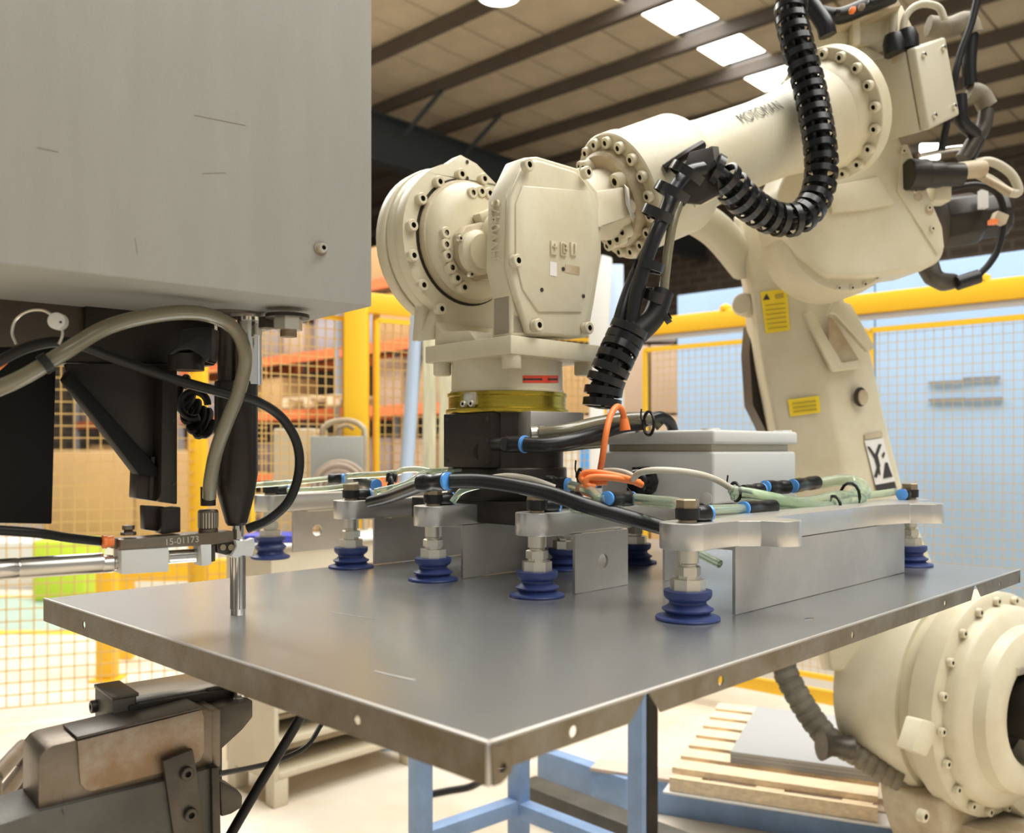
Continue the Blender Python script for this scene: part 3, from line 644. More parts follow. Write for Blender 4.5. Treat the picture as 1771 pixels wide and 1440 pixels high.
tee([at(1288, 879, 1.47), at(1338, 876, 1.53)], .0125, 'black push fitting with blue ring lying nearest, right of the front elbow fitting')
tee([at(1372, 840, 1.83), at(1412, 834, 1.9)], .0145, 'black push fitting right of the enclosure, last before the looped tubes')
tee([at(1325, 842, 1.74), at(1362, 842, 1.78)], .0135, 'black push fitting in the middle of the row right of the enclosure')
tee([at(1285, 850, 1.66), at(1316, 846, 1.70)], .0125, 'short black push fitting beside the enclosure corner', ring0=False, ring1=True)
tee([at(1052, 862, 1.42), at(1090, 862, 1.47)], .0125, 'black push fitting with two blue rings under the enclosure gland', True, True)
tee([at(945, 834, 1.62), at(980, 838, 1.60)], .0135, 'black push fitting left of the orange cable bundle', False, True)
tee([at(728, 835, 1.50), at(772, 832, 1.46)], .0155, 'largest black push fitting with blue ring feeding the thick black hose', False, True)
tee([at(568, 827, 2.05), at(592, 827, 2.05)], .0115, 'far black push fitting with blue ring right of the spindle', False, True)
tee([at(620, 828, 2.0), at(650, 838, 1.9)], .013, 'black push fitting above the third elbow fitting from the right', False, True)
tee([at(668, 824, 1.9), at(688, 826, 1.9)], .0115, 'small black push fitting among the pale tubes left of the tool changer', False, False)
TUB = 'pale green air tubes on the gripper'
def tb(label, pts, r=.006, m='tube', name='air_tube', cat='tube', group=TUB, seg=10):
    return tag(MB().tube([at(*p) for p in pts], r, seg).build(name, M[m]), label, cat, group)
tb('pale green tube running left from the second push fitting towards the spindle', [(395, 840, 2.0), (450, 838, 2.0), (520, 832, 2.03), (568, 827, 2.05)])
tb('pale green tube from the leftmost elbow fitting to the fittings', [(498, 848, 1.97), (560, 845, 1.95), (620, 838, 1.95)])
tb('pale green tube beside the largest black fitting', [(650, 850, 1.78), (700, 838, 1.76), (735, 818, 1.78), (775, 815, 1.8)], .007)
tb('upper pale green tube curving to the tool changer from the left', [(600, 823, 1.95), (680, 818, 1.9), (700, 812, 1.88), (730, 812, 1.84), (772, 822, 1.8)], .0065)
tb('pale green tube crossing low in front of the tool changer', [(640, 868, 1.74), (690, 845, 1.7), (740, 830, 1.7), (770, 838, 1.68)], .006)
tb('pale green tube leaving the third elbow fitting', [(782, 868, 1.62), (800, 848, 1.62), (840, 838, 1.6), (900, 832, 1.62), (945, 836, 1.62)], .006)
tb('thin dark-looking tube arching left of the changer', [(745, 845, 1.72), (770, 818, 1.74), (800, 812, 1.72)], .004)
tb('pale green tube between the two-ringed fitting and the front elbow fitting', [(1092, 862, 1.47), (1130, 866, 1.42), (1170, 870, 1.36), (1180, 876, 1.32)], .0095)
tb('pale green tube from the front elbow fitting to the nearest push fitting', [(1214, 882, 1.33), (1250, 880, 1.40), (1286, 879, 1.47)], .0075)
tb('pale green tube looping under the orange cable', [(982, 838, 1.6), (1020, 848, 1.52), (1036, 862, 1.44), (1050, 862, 1.42)], .0085)
tb('pale green tube behind the second elbow fitting', [(990, 878, 1.50), (1040, 880, 1.55), (1080, 868, 1.6)], .008)
tb('thick pale tube loop right of the enclosure, upper strand', [(1414, 836, 1.9), (1455, 830, 1.9), (1483, 834, 1.88), (1496, 848, 1.82), (1488, 862, 1.78)], .012)
tb('thick pale tube loop right of the enclosure, back strand', [(1490, 858, 1.80), (1450, 858, 1.72), (1400, 868, 1.66), (1340, 872, 1.60), (1330, 878, 1.55)], .011)
tb('long pale tube from the enclosure corner crossing to the cable ties', [(1262, 846, 1.56), (1300, 852, 1.56), (1350, 862, 1.58), (1400, 872, 1.62), (1440, 874, 1.68), (1490, 862, 1.76)], .0085)
tb('second long pale tube beneath the first, ending at the ties', [(1266, 858, 1.57), (1310, 860, 1.58), (1360, 870, 1.60), (1410, 880, 1.64), (1450, 872, 1.70), (1478, 850, 1.78)], .0075)
tb('pale tube from the ties to the far right elbow fitting', [(1492, 858, 1.80), (1520, 854, 1.84), (1548, 850, 1.87)], .0075)
tb('dark green tube slanting under the nearest gripper arm', [(1205, 955, 1.5), (1245, 975, 1.46)], .007)
def tie(px, py, Y, r, ax, label, tail=(0, 0, 1)):
    b = MB(); c = at(px, py, Y); x, y, z = frame(ax)
    b.tube([c+(x*math.cos(a/14*6.283)+y*math.sin(a/14*6.283))*r for a in range(15)], .003, 6, smooth=False)
    b.box(c+x*r+V((0, 0, .002)), (.008, .007, .009)); b.tube([c+x*r, c+x*(r+.012)+V(tail)*.012, c+x*(r+.01)+V(tail)*.028], .0016, 5)
    tag(b.build('cable_tie', M['rubber']), label, 'cable tie', 'black cable ties on the gripper tubes')
tie(1470, 858, 1.76, .026, (1, .4, 0), 'black cable tie round the tube loop right of the enclosure', (.3, 0, -1))
tie(1442, 876, 1.68, .02, (1, .3, 0), 'black cable tie with a hanging tail over the nearest arm', (.3, 0, -1.2))
tie(1272, 850, 1.57, .016, (1, .3, .1), 'black cable tie at the enclosure corner where the beige cable ends')
tie(1004, 824, 1.56, .013, (1, .3, 0), 'black cable tie holding the orange loops')
tie(1122, 732, 1.66, .022, (1, .3, 0), 'black cable tie high on the hoses behind the enclosure')
tie(676, 842, 1.80, .02, (1, .3, 0), 'black cable tie on the pale tubes left of the tool changer')
# thick black hoses
def hose(label, pts, r, m='rubber', name='hose', cat='hose', group=None, **k): return tag(MB().tube([at(*p) for p in pts], r, 14).build(name, M[m]), label, cat, group)
hose('thick glossy black hose sweeping from the big fitting down behind the nearest arm', [(778, 832, 1.46), (830, 832, 1.46), (890, 840, 1.45), (950, 853, 1.44), (1010, 873, 1.42), (1080, 893, 1.42), (1165, 917, 1.43)], .0125, 'plastic')
hose('black hose rising from the third arm to the big fitting', [(640, 868, 1.66), (680, 858, 1.60), (728, 840, 1.50)], .0105, 'plastic')
hose('thick black hose leaving the tool changer elbow to the right', [(908, 768, 1.58), (940, 770, 1.57), (980, 764, 1.58), (1020, 754, 1.62), (1070, 738, 1.70), (1110, 732, 1.74)], .0135, 'plastic')
hose('clear grey hose above the black hose at the tool changer', [(932, 750, 1.62), (980, 744, 1.62), (1030, 732, 1.66), (1080, 724, 1.70), (1125, 722, 1.72)], .0125, 'hose')
hose('second clear grey hose passing behind the enclosure lid', [(1095, 740, 1.8), (1110, 732, 1.8), (1130, 728, 1.8), (1142, 738, 1.8)], .01, 'hose')
hose('black hose end curling down behind the enclosure lid', [(1115, 728, 1.76), (1140, 720, 1.78), (1158, 730, 1.8), (1165, 748, 1.82)], .011, 'plastic')
hose('short dark hose stub under the clear hose at the changer', [(930, 775, 1.72), (985, 770, 1.7), (1040, 765, 1.72)], .011, 'hose')
te = thing('elbow_connector', 'black elbow connector with blue ring on the tool changer', 'fitting', at(870, 765, 1.62))
p, q = at(868, 768, 1.62), at(906, 768, 1.585); d = (q-p).normalized()
MB().lathe(p, d, [(0, 0), (.013, .001), (.015, .012), (.015, .04), (.0135, (q-p).length), (0, (q-p).length)], 20).build('body', M['plastic'], te)
MB().lathe(at(872, 768, 1.60), V((-.3, .9, 0)), [(0, -.01), (.012, -.008), (.012, .06), (0, .06)], 14).build('stub', M['plastic'], te)
MB().lathe(q, d, [(0, 0), (.0155, 0), (.0155, .004), (.011, .006), (0, .006)], 20).build('release_ring', M['blue_ring'], te)
p = at(918, 750, 1.63); MB().lathe(p, V((1, .1, .05)), [(0, 0), (.013, 0), (.013, .012), (.011, .013), (.011, .016), (.013, .017), (.013, .024), (0, .024)], 16).build('hose_clamp', M['nickel'], te)
# orange and beige cables
OG = 'orange cable runs'
hose('orange cable rising in a hoop above the left corner of the enclosure', [(1038, 812, 1.62), (1042, 790, 1.60), (1048, 750, 1.60), (1056, 718, 1.62), (1067, 703, 1.64), (1076, 710, 1.65), (1080, 725, 1.66)], .0058, 'orange', 'cable', 'cable', OG)
b = MB(); b.lathe(at(1078, 716, 1.66), at(1081, 742, 1.66)-at(1078, 716, 1.66), [(0, 0), (.005, 0), (.008, .010), (.0105, .03), (0, .03)], 14); tag(b.build('cable_plug', M['orange']), 'orange cable boot standing on the enclosure lid corner', 'plug')
hose('orange cable folded into loops, upper strand beside the gland', [(1110, 838, 1.55), (1080, 826, 1.53), (1040, 818, 1.53), (1012, 818, 1.54), (1006, 828, 1.54), (1020, 834, 1.53), (1050, 833, 1.53)], .0058, 'orange', 'cable', 'cable', OG)
hose('orange cable folded into loops, lower strand into the gland', [(1106, 834, 1.55), (1060, 826, 1.52), (1020, 826, 1.52), (1014, 838, 1.52), (1030, 842, 1.52)], .0058, 'orange', 'cable', 'cable', OG)
hose('short orange cable end below the pale tubes', [(1000, 842, 1.56), (1012, 852, 1.56), (1026, 856, 1.55)], .005, 'orange', 'cable', 'cable', OG)
hose('beige cable arching from the gland to the enclosure corner', [(1095, 828, 1.53), (1105, 818, 1.50), (1130, 813, 1.48), (1170, 814, 1.48), (1210, 820, 1.50), (1240, 830, 1.53), (1264, 844, 1.56)], .0055, 'white_cable', 'cable', 'cable')
hose('beige cable passing behind the orange loops', [(1038, 814, 1.62), (1060, 813, 1.60), (1080, 816, 1.58), (1098, 824, 1.56)], .0045, 'white_cable', 'cable', 'cable')
hose('grey cable over the foot of the tool changer', [(845, 826, 1.60), (880, 822, 1.58), (920, 828, 1.58), (960, 842, 1.58)], .0045, 'white_cable', 'cable', 'cable')
# ================================================================ ROBOT
rb = thing('industrial_robot', 'large cream industrial robot arm reaching over the steel sheet', 'robot', (1.35, 2.7, 0))
def sub(o_parent, name, me, mw, **kw): return inst(name, me, o_parent, mw, **kw)
qd, pd = V((.731, .682, 0)), V((-.682, .731, 0)); NC = V((-.002, 1.623, 0)); Z = V((0, 0, 1))
def W(m, o, z): return NC+qd*m+pd*o+Z*z
nP = pd
wr = MB()
wr.box(W(.125, .1265, 1.489), (.25, .253, .034), ex=qd, ey=pd)
wr.build('fork_plate', M['cream'], rb, bevel=.003)
b = MB(); b.lathe((CX, CY, 0), Z, [(0, 1.411), (.113, 1.411), (.113, 1.415), (.111, 1.416), (.111, 1.43), (.110, 1.474), (0, 1.474)], 64)
cl = b.build('wrist_collar', M['cream'], rb)
# foot lugs under the plate corners
for m, o in ((.022, .225), (.225, .03), (.02, .02)):
    MB().lathe(W(m, o, 1.447), Z, [(0, 0), (.016, 0), (.018, .003), (.018, .028), (0, .028)], 20).build('lug', M['cream'], rb)
# right arm of the fork
cov = lambda px, py, o=0.0: onp(px, py, W(0, o, 0), nP)
out = [(876, 336), (906, 272), (930, 270), (1001, 291), (1034, 330), (1041, 368), (1041, 444), (1028, 527), (1018, 582), (884, 580), (884, 511), (872, 460)]
MB().prism([cov(*p, .014) for p in out], nP*.052).build('fork_arm', M['cream'], rb, bevel=.005, seg=3)
out2 = [(884, 340), (912, 278), (930, 275), (998, 296), (1030, 334), (1037, 368), (1037, 444), (1022, 527), (1008, 584), (915, 577), (895, 514), (880, 460)]
rc = MB().prism([cov(*p) for p in out2], nP*.016).build('arm_cover', M['cream'], rb, bevel=.006, seg=3)
MB().prism([cov(*p, -.004) for p in [(893, 352), (905, 320), (1020, 330), (1026, 372), (1026, 440), (1008, 540), (932, 540), (905, 500), (893, 450)]], nP*.006).build('cover_face', M['cream'], rb, bevel=.003)
for px, py in ((908, 287), (889, 452), (925, 563), (1012, 568), (1010, 300)): sub(rc, 'bolt', BOLT, mat_to(cov(px, py, -.002), -nP))
for px, py in ((974, 465), (937, 501), (1009, 512)):
    MB().lathe(cov(px, py, -.0045), -nP, [(0, 0), (.004, 0), (.004, .001), (0, .001)], 12).build('plug_hole', M['dark'], rc)
# raised pads and cast letters on the cover
def wtext(body, c, ex, ey, n, size, depth, name, m, parent, pad=None):
    vs, fs = text_geo(body, size, depth)
    b = MB(); b.faces([c+ex*v_.x+ey*v_.y+n*(v_.z+depth) for v_ in vs], fs); return b.build(name, m, parent)
exr = (qd*.97).normalized()
for k, (px, py, ch) in enumerate(((957, 429, '+'), (974, 431, 'B'), (991, 431, 'I'))):
    c = cov(px, py, -.005); MB().box(c, (.0165, .006, .026), ex=qd, ey=pd).build('cast_pad', M['cream'], rc, bevel=.001)
    wtext(ch, c-nP*.003, qd, Z, -nP, .026, .0012, 'cast_letter', M['cream_dirty'], rc)
MB().box(cov(957, 465, -.0045), (.018, .0008, .026), ex=qd, ey=pd).build('white_tag', M['white_lbl'], rc)
MB().box(cov(990, 466, -.0045), (.040, .0008, .016), ex=qd, ey=pd).build('stain_patch', M['cream_dirty'], rc)
# cast lettering on the thin left side
c = W(-.0002, .038, 0); zc = H-(398-PY)/F*c.y
wtext('HW0475', V((c.x, c.y, zc)), Z, pd, -qd, .030, .0028, 'cast_letters', M['cream'], rb)
# lower gusset blocks joining arms to the plate
MB().prism([cov(*p, .014) for p in [(884, 505), (884, 583), (1020, 583), (1020, 540)]], nP*.055).build('gusset', M['cream'], rb, bevel=.006)
MB().prism([W(.02, .11, 1.50), W(.02, .25, 1.50), W(.02, .25, 1.56), W(.02, .22, 1.535), W(.02, .14, 1.53)], qd*.2).build('fork_saddle', M['cream'], rb, bevel=.006)
# left arm: big layered disc housing with lug
AO = W(.106, .25, 0); zA = H-(420-PY)/F*AO.y; AX = V((AO.x, AO.y, zA))      # on ring face plane
cr = lambda px, py, o=.25: onp(px, py, W(0, o, 0), nP)
rad = .163
pts = []
for a in range(-62, 248, 8):
    if 62 < a < 112: continue
    A_ = math.radians(a); pts.append((a, AX+qd*math.cos(A_)*rad+Z*math.sin(A_)*rad))
pts += [(70, cr(862, 322)), (84, cr(824, 283)), (96, cr(797, 268)), (106, cr(775, 283))]
pts.sort(key=lambda t: t[0]); bot = [cr(746, 585), cr(846, 572)]
PL = [p for a, p in pts]+[cr(737, 588), cr(850, 575)]
rp = MB().prism(PL, nP*.028).build('ring_plate', M['cream'], rb, bevel=.004, seg=2)
PB = [AX+qd*math.cos(math.radians(a))*.162+Z*math.sin(math.radians(a))*.162 for a in range(-60, 244, 8)]+[cr(742, 586), cr(850, 576)]
MB().prism([p+nP*.029 for p in PB], nP*.03).build('housing_layer', M['cream'], rb, bevel=.004)
MB().lathe(AX+nP*.060, nP, [(0, 0), (.164, 0), (.166, .003), (.164, .03), (.15, .045), (.10, .06), (0, .062)], 56).build('outer_housing', M['cream'], rb)
# dark groove, drum and boss
MB().lathe(AX, -nP, [(0, -.002), (.131, -.002), (.131, .001), (0, .001)], 48).build('seal_groove', M['dark'], rb)
MB().lathe(AX, -nP, [(.118, .0), (.125, .002), (.127, .010), (.124, .017), (.120, .019)], 48).build('brass_lip', M['cream_dirty'], rb)
dr = MB().lathe(AX, -nP, [(0, 0), (.121, 0), (.120, .022), (.113, .034), (.100, .043), (.08, .049), (0, .05)], 48).build('wrist_drum', M['cream'], rb)
for px, py in ((793, 303), (755, 316), (725, 345), (709, 391), (710, 443), (727, 494), (758, 535), (832, 311)):
    sub(rp, 'bolt', BOLT, mat_to(cr(px, py), -nP))
for px, py in ((808, 280), (808, 308)):
    MB().lathe(cr(px, py, .2495), -nP, [(0, 0), (.004, 0), (.004, .001), (0, .001)], 10).build('plug_hole', M['dark'], rp)
for px, py in ((766, 404), (766, 424), (769, 444), (776, 464), (785, 482), (797, 498), (812, 335), (827, 333), (841, 336)):
    sub(dr, 'bolt', BOLT, mat_to(cr(px, py, .212), -nP))
MB().prism([cr(*p, .205) for p in [(780, 408), (792, 394), (828, 385), (850, 395), (850, 480), (820, 488), (795, 470), (783, 450)]], -nP*.03).build('motor_boss', M['cream_dirty'], rb, bevel=.005)
mc = MB().lathe(cr(822, 438, .176), -nP, [(0, 0), (.044, 0), (.044, .014), (.038, .018), (.034, .020), (.034, .026), (0, .026)], 36).build('motor_cap', M['cream'], rb)
for px, py in ((793, 413), (833, 402), (812, 475)): sub(mc, 'bolt', BOLT_ST, mat_to(cr(px, py, .175), -nP))
MB().prism([cr(*p, .200) for p in [(815, 372), (850, 358), (850, 385), (822, 392)]], -nP*.025).build('arched_rib', M['cream'], rb, bevel=.005)
# hub between drum and right arm (behind the cover)
MB().lathe(W(.125, .066, zA), pd, [(0, 0), (.05, 0), (.05, .10), (0, .10)], 32).build('hub', M['cream'], rb)
# red warning label with marks on the collar
def on_cyl(px, py, r):
    # intersection of ray with vertical cylinder round CX,CY
    dx, dy = (px-PX)/F, 1.0; a = dx*dx+dy*dy; b_ = -2*(CX*dx+CY*dy); c_ = CX*CX+CY*CY-r*r
    t = (-b_-math.sqrt(b_*b_-4*a*c_))/(2*a); return V((dx*t, t, H-(py-PY)/F*t))
b = MB(); n = 10
top = [on_cyl(904+62*i/n, 649, .1116) for i in range(n+1)]; bt = [on_cyl(904+62*i/n, 662, .1116) for i in range(n+1)]
b.faces(top+bt, [(i, i+1, n+2+i, n+1+i) for i in range(n)]); rl_ = b.build('red_label', M['red_lbl'], cl, label='red warning label on the collar')
for (x0, x1) in ((909, 935), (950, 962)):
    b = MB(); n = 5; top = [on_cyl(x0+(x1-x0)*i/n, 654.2, .1122) for i in range(n+1)]; bt = [on_cyl(x0+(x1-x0)*i/n, 657, .1122) for i in range(n+1)]
    b.faces(top+bt, [(i, i+1, n+2+i, n+1+i) for i in range(n)]); b.build('label_print', M['ink'], cl)
b = MB()
for xx in (907, 936, 949, 963):
    c = on_cyl(xx, 655.6, .1121); b.lathe(c, V((c.x-CX, c.y-CY, 0)), [(0, 0), (.003, 0), (.003, .0003), (0, .0003)], 4)
b.build('label_print', M['ink'], cl)
# ---------------------------------------------------------------- forearm
F1, E = at(1066, 342, 1.95), at(1440, 197, 2.22); AD = (E-F1).normalized(); LF = (E-F1).length
side = AD.cross(Z).normalized(); upv = side.cross(AD).normalized()          # side points to camera-right
fa_ = MB().lathe(F1, AD, [(0, 0), (.134, 0), (.137, .003), (.137, .03), (.133, .033), (.133, .17), (.128, .18), (.108, .19), (.104, .21), (.098, .26), (.095, LF-.26), (.098, LF-.19), (.108, LF-.12), (.120, LF-.07), (.127, LF-.03), (0, LF-.02)], 72).build('forearm', M['cream'], rb)
for k in range(18):
    a = math.radians(20*k+8); P = F1+(side*math.cos(a)+upv*math.sin(a))*.119; sub(fa_, 'bolt', BOLT, mat_to(P, -AD))
wf = MB().lathe(F1, -AD, [(0, 0), (.104, 0), (.104, .022), (.098, .028), (0, .028)], 56).build('wrist_flange', M['cream_dirty'], rb)
for a in (118, 98, -20, 20, -60, -80, -100, 150, 180, 210):
    A_ = math.radians(a); P = F1-AD*.026+(side*math.cos(A_)+upv*math.sin(A_))*.082; sub(wf, 'bolt', BOLT_BIG, mat_to(P, -AD))
MB().lathe(F1-AD*.025, -AD, [(0, 0), (.072, 0), (.072, .12), (0, .12)], 40).build('wrist_body', M['cream'], rb)
ft = onp(1062, 358, F1-AD*.06+side*.09, side)
bx = MB(); P_ = [at(1022, 330, 1.80), at(1078, 322, 1.84), at(1088, 372, 1.84), at(1078, 378, 1.84), at(1040, 392, 1.80), at(1024, 392, 1.80)]
bx.prism(P_, V((.03, .12, .0))).build('wrist_block', M['cream'], rb, bevel=.004)
bb = MB(); bb.prism([at(1079, 318, 1.83), at(1088, 326, 1.83), at(1090, 352, 1.83), at(1098, 372, 1.83), at(1094, 382, 1.83), at(1082, 352, 1.83)], V((.004, .02, 0))); bb.build('block_bracket', M['nickel'], rb, bevel=.001)
# lettering wrapped on the forearm tube
vs, fs = text_geo('MOTOMAN', .046)
ctr = F1+AD*((onp(1286, 247, F1, side)-F1).dot(AD)); Rr = .0992
b = MB(); a0_ = math.radians(36)
tgt = []
for v_ in vs:
    a = a0_+v_.y/Rr; tgt.append(ctr-AD*0+AD*(v_.x*.54)+(side*math.cos(a)+upv*math.sin(a))*Rr)
b.faces(tgt, fs); b.build('lettering', M['ink_grey'], fa_, label='dark grey printed lettering')
# elbow ring flange
ef = MB().lathe(E-AD*.02, AD, [(0, -.06), (.106, -.06), (.120, -.045), (.128, -.02), (.130, .0), (.156, .002), (.158, .004), (.158, .035), (0, .035)], 72).build('elbow_flange', M['cream'], rb)
for k in range(18):
    a = math.radians(20*k+10); P = E-AD*.018+(side*math.cos(a)+upv*math.sin(a))*.144
    sub(ef, 'bolt', BOLT, mat_to(P-AD*.0, -AD))
# elbow housing: traced on the arm's vertical plane, real depth behind
hN = V((-.10, .995, 0)).normalized()
HP = E+hN*.12
hp = lambda px, py, d=0.0: onp(px, py, HP+hN*d, hN)
MB().prism([hp(*p) for p in [(1392, 96), (1440, 78), (1492, 72), (1532, 92), (1550, 140), (1558, 240), (1592, 300), (1622, 372), (1637, 430), (1628, 452), (1600, 466), (1500, 480), (1430, 478), (1385, 440), (1352, 390), (1345, 330), (1380, 250)]], hN*.17).build('elbow_housing', M['cream'], rb, bevel=.016, seg=4)
MB().prism([hp(*p, -.012) for p in [(1428, 322), (1520, 305), (1548, 352), (1500, 362), (1440, 368)]], hN*.02).build('cover_plate', M['cream'], rb, bevel=.004)
scv = MB().prism([hp(*p, -.006) for p in [(1560, 252), (1570, 248), (1630, 392), (1634, 428), (1622, 440), (1552, 330)]], hN*.02).build('side_cover', M['cream'], rb, bevel=.004)
for px, py in ((1582, 330), (1606, 360), (1612, 396), (1562, 262), (1575, 290)): sub(scv, 'bolt', BOLT_S, mat_to(hp(px, py, -.008), -hN))
for px, py in ((1588, 340), (1607, 364)): MB().lathe(hp(px, py, -.006), -hN, [(0, 0), (.012, 0), (.012, .002), (0, .002)], 14).build('stain', M['cream_dirty'], scv)
# J3 drum below housing
DC = hp(1450, 405, .06); ed_ = MB().lathe(DC, hN, [(0, -.03), (.155, -.03), (.165, -.015), (.168, .02), (.168, .12), (0, .12)], 64).build('elbow_drum', M['cream'], rb)
for k in range(7):
    a = math.radians(-95+14*k); sub(ed_, 'bolt', BOLT_S, mat_to(DC-hN*.028+(V((hN.y, -hN.x, 0))*math.cos(a)+Z*math.sin(a))*.150, -hN))
# top platform with wiring
MB().prism([at(1405, 85, 2.3), at(1405, 50, 2.3), at(1560, 8, 2.35), at(1585, 60, 2.35), at(1500, 78, 2.35)], V((.05, .2, 0))).build('top_bracket', M['cream'], rb, bevel=.004)
MB().prism([at(1398, 56, 2.24), at(1396, 50, 2.24), at(1555, 3, 2.28), at(1558, 9, 2.28)], V((.05, .22, 0))).build('top_tray', M['cream_dirty'], rb)
MB().box(at(1478, 60, 2.3), (.02, .03, .06)).build('stay', M['cream'], rb, bevel=.004)
MB().lathe(at(1508, 90, 2.5), V((.2, -1, .2)), [(0, 0), (.09, 0), (.085, .05), (.05, .09), (0, .1)], 32).build('rear_motor_cap', M['cream_dirty'], rb)
# ---------------------------------------------------------------- lower arm: lofted with a ridge
def ring(l, lf, rg, r, Yl, Yr, Yg): # left edge, left-front, ridge, right edge
    return [at(*l, Yl+.22), at(*lf, Yl), at(*rg, Yg), at(*r, Yr), V((at(*r, Yr).x+.02, Yr+.24, at(*r, Yr).z))]
R_ = [ring((1268, 372), (1282, 378), (1360, 370), (1420, 360), 2.64, 2.62, 2.60),
      ring((1272, 440), (1290, 450), (1372, 452), (1440, 455), 2.62, 2.62, 2.57),
      ring((1284, 500), (1302, 510), (1395, 520), (1462, 520), 2.60, 2.62, 2.55),
      ring((1291, 580), (1312, 585), (1400, 575), (1482, 565), 2.60, 2.64, 2.55),
      ring((1300, 640), (1322, 645), (1428, 630), (1506, 608), 2.60, 2.66, 2.55),
      ring((1320, 740), (1342, 745), (1446, 740), (1530, 720), 2.60, 2.68, 2.56),
      ring((1352, 860), (1374, 862), (1470, 860), (1563, 850), 2.62, 2.70, 2.58),
      ring((1395, 1010), (1412, 1010), (1520, 1000), (1620, 990), 2.64, 2.70, 2.60),
      ring((1420, 1160), (1436, 1160), (1560, 1160), (1680, 1150), 2.66, 2.74, 2.66)]
b = MB(); b.loft(R_); b.build('lower_arm', M['cream'], rb, bevel=.012, seg=3, angle=50)
MB().prism([at(1432, 548, 2.555), at(1440, 552, 2.555), at(1484, 622, 2.60), at(1452, 628, 2.555), at(1432, 605, 2.55)], V((0, -.006, 0))).build('pocket_recess', M['cream_dirty'], rb)
MB().prism([at(1428, 545, 2.55), at(1440, 546, 2.55), at(1496, 610, 2.60), at(1508, 602, 2.61), at(1466, 528, 2.60), at(1440, 520, 2.55)], V((0, -.025, 0))).build('pocket_rib', M['cream'], rb, bevel=.003)
MB().prism([at(1388, 545, 2.54), at(1400, 540, 2.54), at(1452, 628, 2.55), at(1484, 624, 2.60), at(1484, 638, 2.60), at(1436, 644, 2.54)], V((0, -.02, 0))).build('pocket_rib', M['cream'], rb, bevel=.003)
# oval access hole
nh = (at(1487, 700, 2.62)-at(1446, 700, 2.56)).cross(Z).normalized(); hc = at(1487, 686, 2.603)
nh = nh if nh.y < 0 else -nh
MB().lathe(hc, nh, [(0, 0), (.028, 0), (.028, .004), (0, .004)], 28).build('access_hole', M['dark'], rb)
MB().lathe(hc+V((.006, 0, -.002)), nh, [(0, .002), (.022, .002), (.022, .006), (0, .006)], 28).build('hole_lining', M['cream_dirty'], rb)
# black duct behind the lower arm, pivot boss on its left edge
MB().prism([at(1300, 560, 2.75), at(1308, 610, 2.75), at(1330, 745, 2.75), at(1345, 800, 2.75), at(1322, 740, 2.75), at(1302, 700, 2.75), at(1296, 610, 2.75)], V((0.0, .1, 0))).build('black_duct', M['black'], rb)
MB().lathe(at(1296, 530, 2.7), V((-.6, -.8, 0)), [(0, 0), (.034, 0), (.034, .05), (.028, .058), (0, .058)], 24).build('pivot_boss', M['cream'], rb)
MB().tube([at(1180, 362, 2.5), at(1240, 400, 2.6), at(1290, 460, 2.7)], .05, 14).build('counterbalance', M['grey_light'], rb)
# labels
def label_quad(name, pts, m, off=-.003, **kw): return MB().prism(pts, V((0, off, 0))).build(name, m, rb, **kw)
Yf = lambda px, py: 2.575
def LP(px, py):   # points slightly in front of the left facet (between lf and ridge)
    for a_, b_ in zip(R_[:-1], R_[1:]):
        za, zb = a_[1].z, b_[1].z; z = H-(py-PY)/F*2.58
        if za >= z >= zb:
            t = (za-z)/(za-zb); l = a_[1].lerp(b_[1], t); r = a_[2].lerp(b_[2], t); break
    n = (r-l).cross(Z).normalized(); n = n if n.y < 0 else -n
    return onp(px, py, l+n*.004, n)
def RP(px, py):
    for a_, b_ in zip(R_[:-1], R_[1:]):
        za, zb = a_[2].z, b_[2].z; z = H-(py-PY)/F*2.60
        if za >= z >= zb:
            t = (za-z)/(za-zb); l = a_[2].lerp(b_[2], t); r = a_[3].lerp(b_[3], t); break
    n = (r-l).cross(Z).normalized(); n = n if n.y < 0 else -n
    return onp(px, py, l+n*.006, n)
CURL = [rb]
def lab(name, P, pts, m, **kw):
    top_ = name in ('yellow_label', 'white_label')
    o = MB().prism([P(*p) for p in pts], V((0, -.0015, 0))).build(name, m, rb if top_ else CURL[0], **kw)
    if top_: CURL[0] = o
    return o
lab('yellow_label', LP, [(1315, 505), (1361, 499), (1366, 571), (1324, 577)], M['yellow_lbl'], label='tall yellow warning label')
lab('warning_triangle', lambda x, y: LP(x, y)-V((0, .0025, 0)), [(1319, 519), (1325, 508), (1331, 518)], M['ink'])
for i in range(6):
    y = 528+8*i; lab('label_print', lambda x, y: LP(x, y)-V((0, .0025, 0)), [(1323+i, y), (1357+i*.7, y-4), (1357+i*.7, y-2.6), (1323+i, y+1.2)], mat('faded_print', (.45, .34, .04), .6) if i == 0 else bpy.data.materials['faded_print'])
lab('label_print', lambda x, y: LP(x, y)-V((0, .0025, 0)), [(1340, 509), (1354, 507), (1355, 515), (1341, 517)], bpy.data.materials['faded_print'])
lab('yellow_label', LP, [(1362, 691), (1416, 684), (1419, 713), (1367, 720)], M['yellow_lbl'], label='small yellow label')
for i in range(3):
    y = 697+7*i; lab('label_print', lambda x, y: LP(x, y)-V((0, .0025, 0)), [(1370+i, y), (1410+i, y-5), (1410+i, y-2.5), (1370+i, y+2)], bpy.data.materials['faded_print'])
fr_ = lambda x, y: RP(x, y)-V((0, .003, 0))
lab('white_label', RP, [(1495, 762), (1527, 757), (1547, 832), (1514, 838)], M['white_lbl'], label='white warning label with a black falling figure')
lab('label_band', RP, [(1514, 838), (1547, 832), (1552, 850), (1520, 856)], M['ink'])
